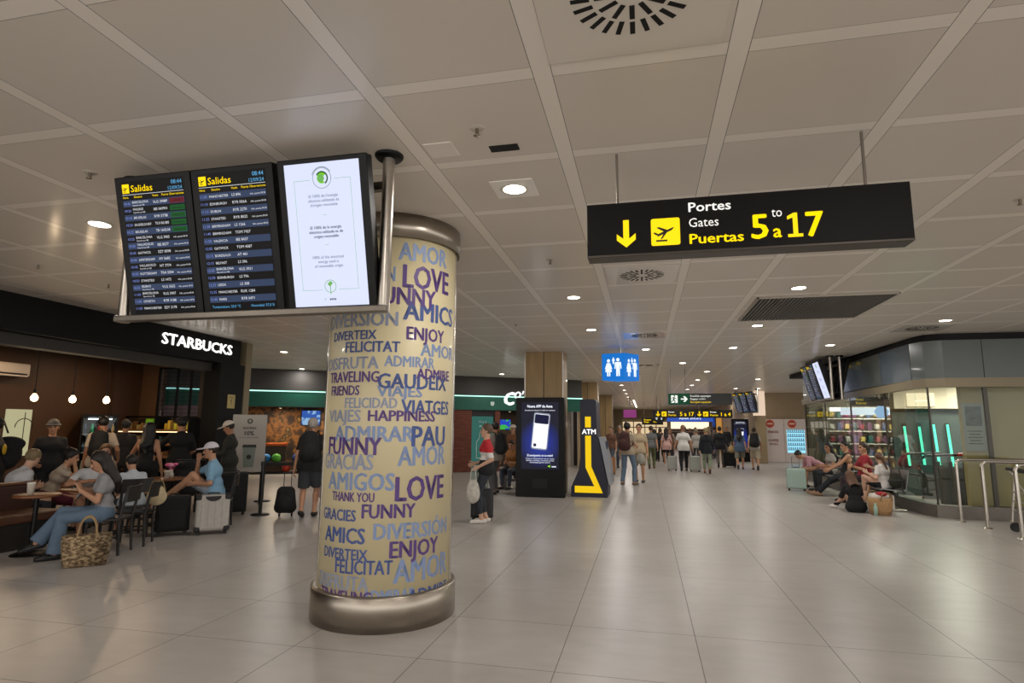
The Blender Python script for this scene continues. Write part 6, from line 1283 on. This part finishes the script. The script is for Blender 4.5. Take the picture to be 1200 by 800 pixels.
backpack('black backpack of the walker in cream shorts', w26, '#17181a', 1.2)
walker('person in a brown top leaning at the left wall of the corridor', -1.32, 23.9, STAND, 150, top=('#6a4a3c', .4, .1), low=('trousers', '#4a525e', 1, 0), H=1.70, hairc='#4a3626')
walker('grey haired person in dark top standing at the left of the corridor', -1.05, 25.5, STAND, 190, top=('#4a3a34', .5, .1), low=('trousers', '#3c4654', 1, 0), H=1.74, hair='buzz', hairc='#8a8480')
FAR = [(.45, 31., '#1c1d22', '#26262c'), (.75, 30.4, '#202126', '#1a1a1e'), (1.25, 33., '#7a5a48', '#2c2c30'), (1.75, 29.6, '#8a8880', '#26282e'), (1.95, 31.4, '#2a2c34', '#3c3c40'), (2.3, 28.6, '#b0aca4', '#2a2a2e'), (2.6, 27.4, '#232428', '#58503c'), (2.85, 30.2, '#3a2c2a', '#202024'), (3.35, 33.4, '#5a4a44', '#2a2a30'), (3.75, 34.5, '#6a6258', '#33343a'), (1.5, 36.5, '#a9a49a', '#303036'), (2.7, 38., '#4a3c3a', '#2c2c30'), (.9, 37.5, '#33343c', '#26262a'), (3.2, 40., '#8a7a6c', '#3a3a40'), (4.6, 36., '#2a2a2e', '#44424a')]
FD = ['dark jacket, far left of the crowd', 'black top near the pink blouse', 'tan shirt beyond the white shirted man', 'light grey shirt right behind the large man', 'navy jacket beyond the crowd', 'pale shirt beside the navy jacket', 'dark jacket and khaki trousers', 'maroon brown top under the joined signs', 'brown top left of the far kiosk', 'beige top left of the far kiosk', 'pale shirt deep in the corridor', 'brown coat deep in the corridor', 'slate top deep in the corridor, left', 'beige coat, farthest of the crowd', 'black coat beyond the far kiosk']
for i, (x, y, c1, c2) in enumerate(FAR):
    walker('far walker in %s' % FD[i], x, y, (WALK, WALK2, STAND)[i % 3], [0, 8, 180, -6][i % 4], top=(c1, .45 if i % 2 else 1, .12), low=('trousers', c2, 1, .01), hairc=['#1a1411', '#4a3626', '#8a7a60'][i % 3], fem=i % 2 == 0, hair='long' if i % 4 == 0 else 'short', H=1.62 + .04 * (i % 5), vox=.022, group='people walking far down the corridor')

# --- waiting seats on the right
SB = dict(vox=.016)
person('person in a pink shirt bent over the knees at the far end of the seats', (4.93, 18.85, 0), 180, P_(SIT, zp=.55, lean=38, bend=26, hr=(.10, .52, .50), hl=(-.10, .50, .48), per=(.5, 0, -1), pel=(-.5, 0, -1)), 'mid', 'short', '#17120f', ('#b58490', .45, .08), ('shorts', '#8a6a5a', .45, .01), '#1a1a1a', 1.72, head=(0, 30), **SB)
person('woman with long dark curls and a grey white top on the seats', (4.93, 17.65, 0), 185, P_(SIT, zp=.55, lean=6), 'tan', 'long', '#14100e', ('#a09a94', .3, .06), ('trousers', '#26282c', 1, .0), '#222', 1.66, True, head=(20, 8), **SB)
person('person in black vest and dark trousers stretching the legs from the seats', (4.93, 16.45, 0), 176, P_(SIT, zp=.55, lean=0, fr=(.1, .74, 0, 10), fl=(-.1, .70, 0, 10), hr=(.14, .40, .66), hl=(-.14, .42, .66)), 'mid', 'short', '#14100e', ('#17171a', .0, .08), ('trousers', '#1a1d24', 1, .01), '#8a6a50', 1.74, head=(15, 5), **SB)
person('man in a red shirt sitting with folded hands on the seats', (4.93, 15.25, 0), 182, P_(SIT, zp=.55, lean=-2, hr=(.03, .24, .80), hl=(-.03, .26, .80), per=(1, -.4, -.6), pel=(-1, -.4, -.6)), 'mid', 'short', '#33241a', ('#8f1f2a', .45, .1), ('trousers', '#33272c', 1, .0), '#222', 1.74, head=(10, 4), fat=1.08, **SB)
person('girl in a white top and black skirt kneeling up on the nearest seat', (4.88, 13.95, 0), 150, P_(SIT, zp=.56, lean=8, twist=-30, hr=(.30, .36, .98), hl=(-.12, .34, .86), fr=(.12, .40, 0, 0, .30), fl=(-.10, .44, 0, 0, .26)), 'fair', 'pony', '#5a3c28', ('#d4cfca', .35, .05), ('skirt', '#17171a', .5, .03), '#d8d4d0', 1.50, True, head=(-25, 14), **SB)
blob_bag('shoulder_bag', 'dark olive bag on the nearest seat beside the girl in white', 'bag', (5.0, 13.72, .47), rad(20), [((0, 0, .14), (.15, .09, .15)), ((0, 0, .26), (.10, .06, .06))], '#2f3026', extra=[('strap', [(-.12, 0, .22), (-.08, 0, .40), (.08, 0, .40), (.12, 0, .22)], .009, '#26261e')])
person('woman in black with long brown hair sitting on the floor, back turned', (4.14, 13.45, 0), 92, P_(SIT, zp=.115, lean=8, bend=14, fr=(.10, .52, 0, 0), fl=(-.22, .62, 15, 0), hr=(.10, .42, .40), hl=(-.12, .44, .40)), 'fair', 'long', '#5a3a26', ('#121214', .5, .06), ('trousers', '#15161c', 1, .0), '#d6d2cc', 1.60, True, vox=.014, head=(0, 20))
o = MB().lathe([(0, 0), (.034, 0), (.036, .16), (.018, .20), (.018, .235), (0, .235)], n=14).build('drink_bottle', mat('#9fc0b0', .25), loc=(4.36, 13.06, .0)); tag(o, 'pale green bottle on the floor beside the woman in black', 'bottle')
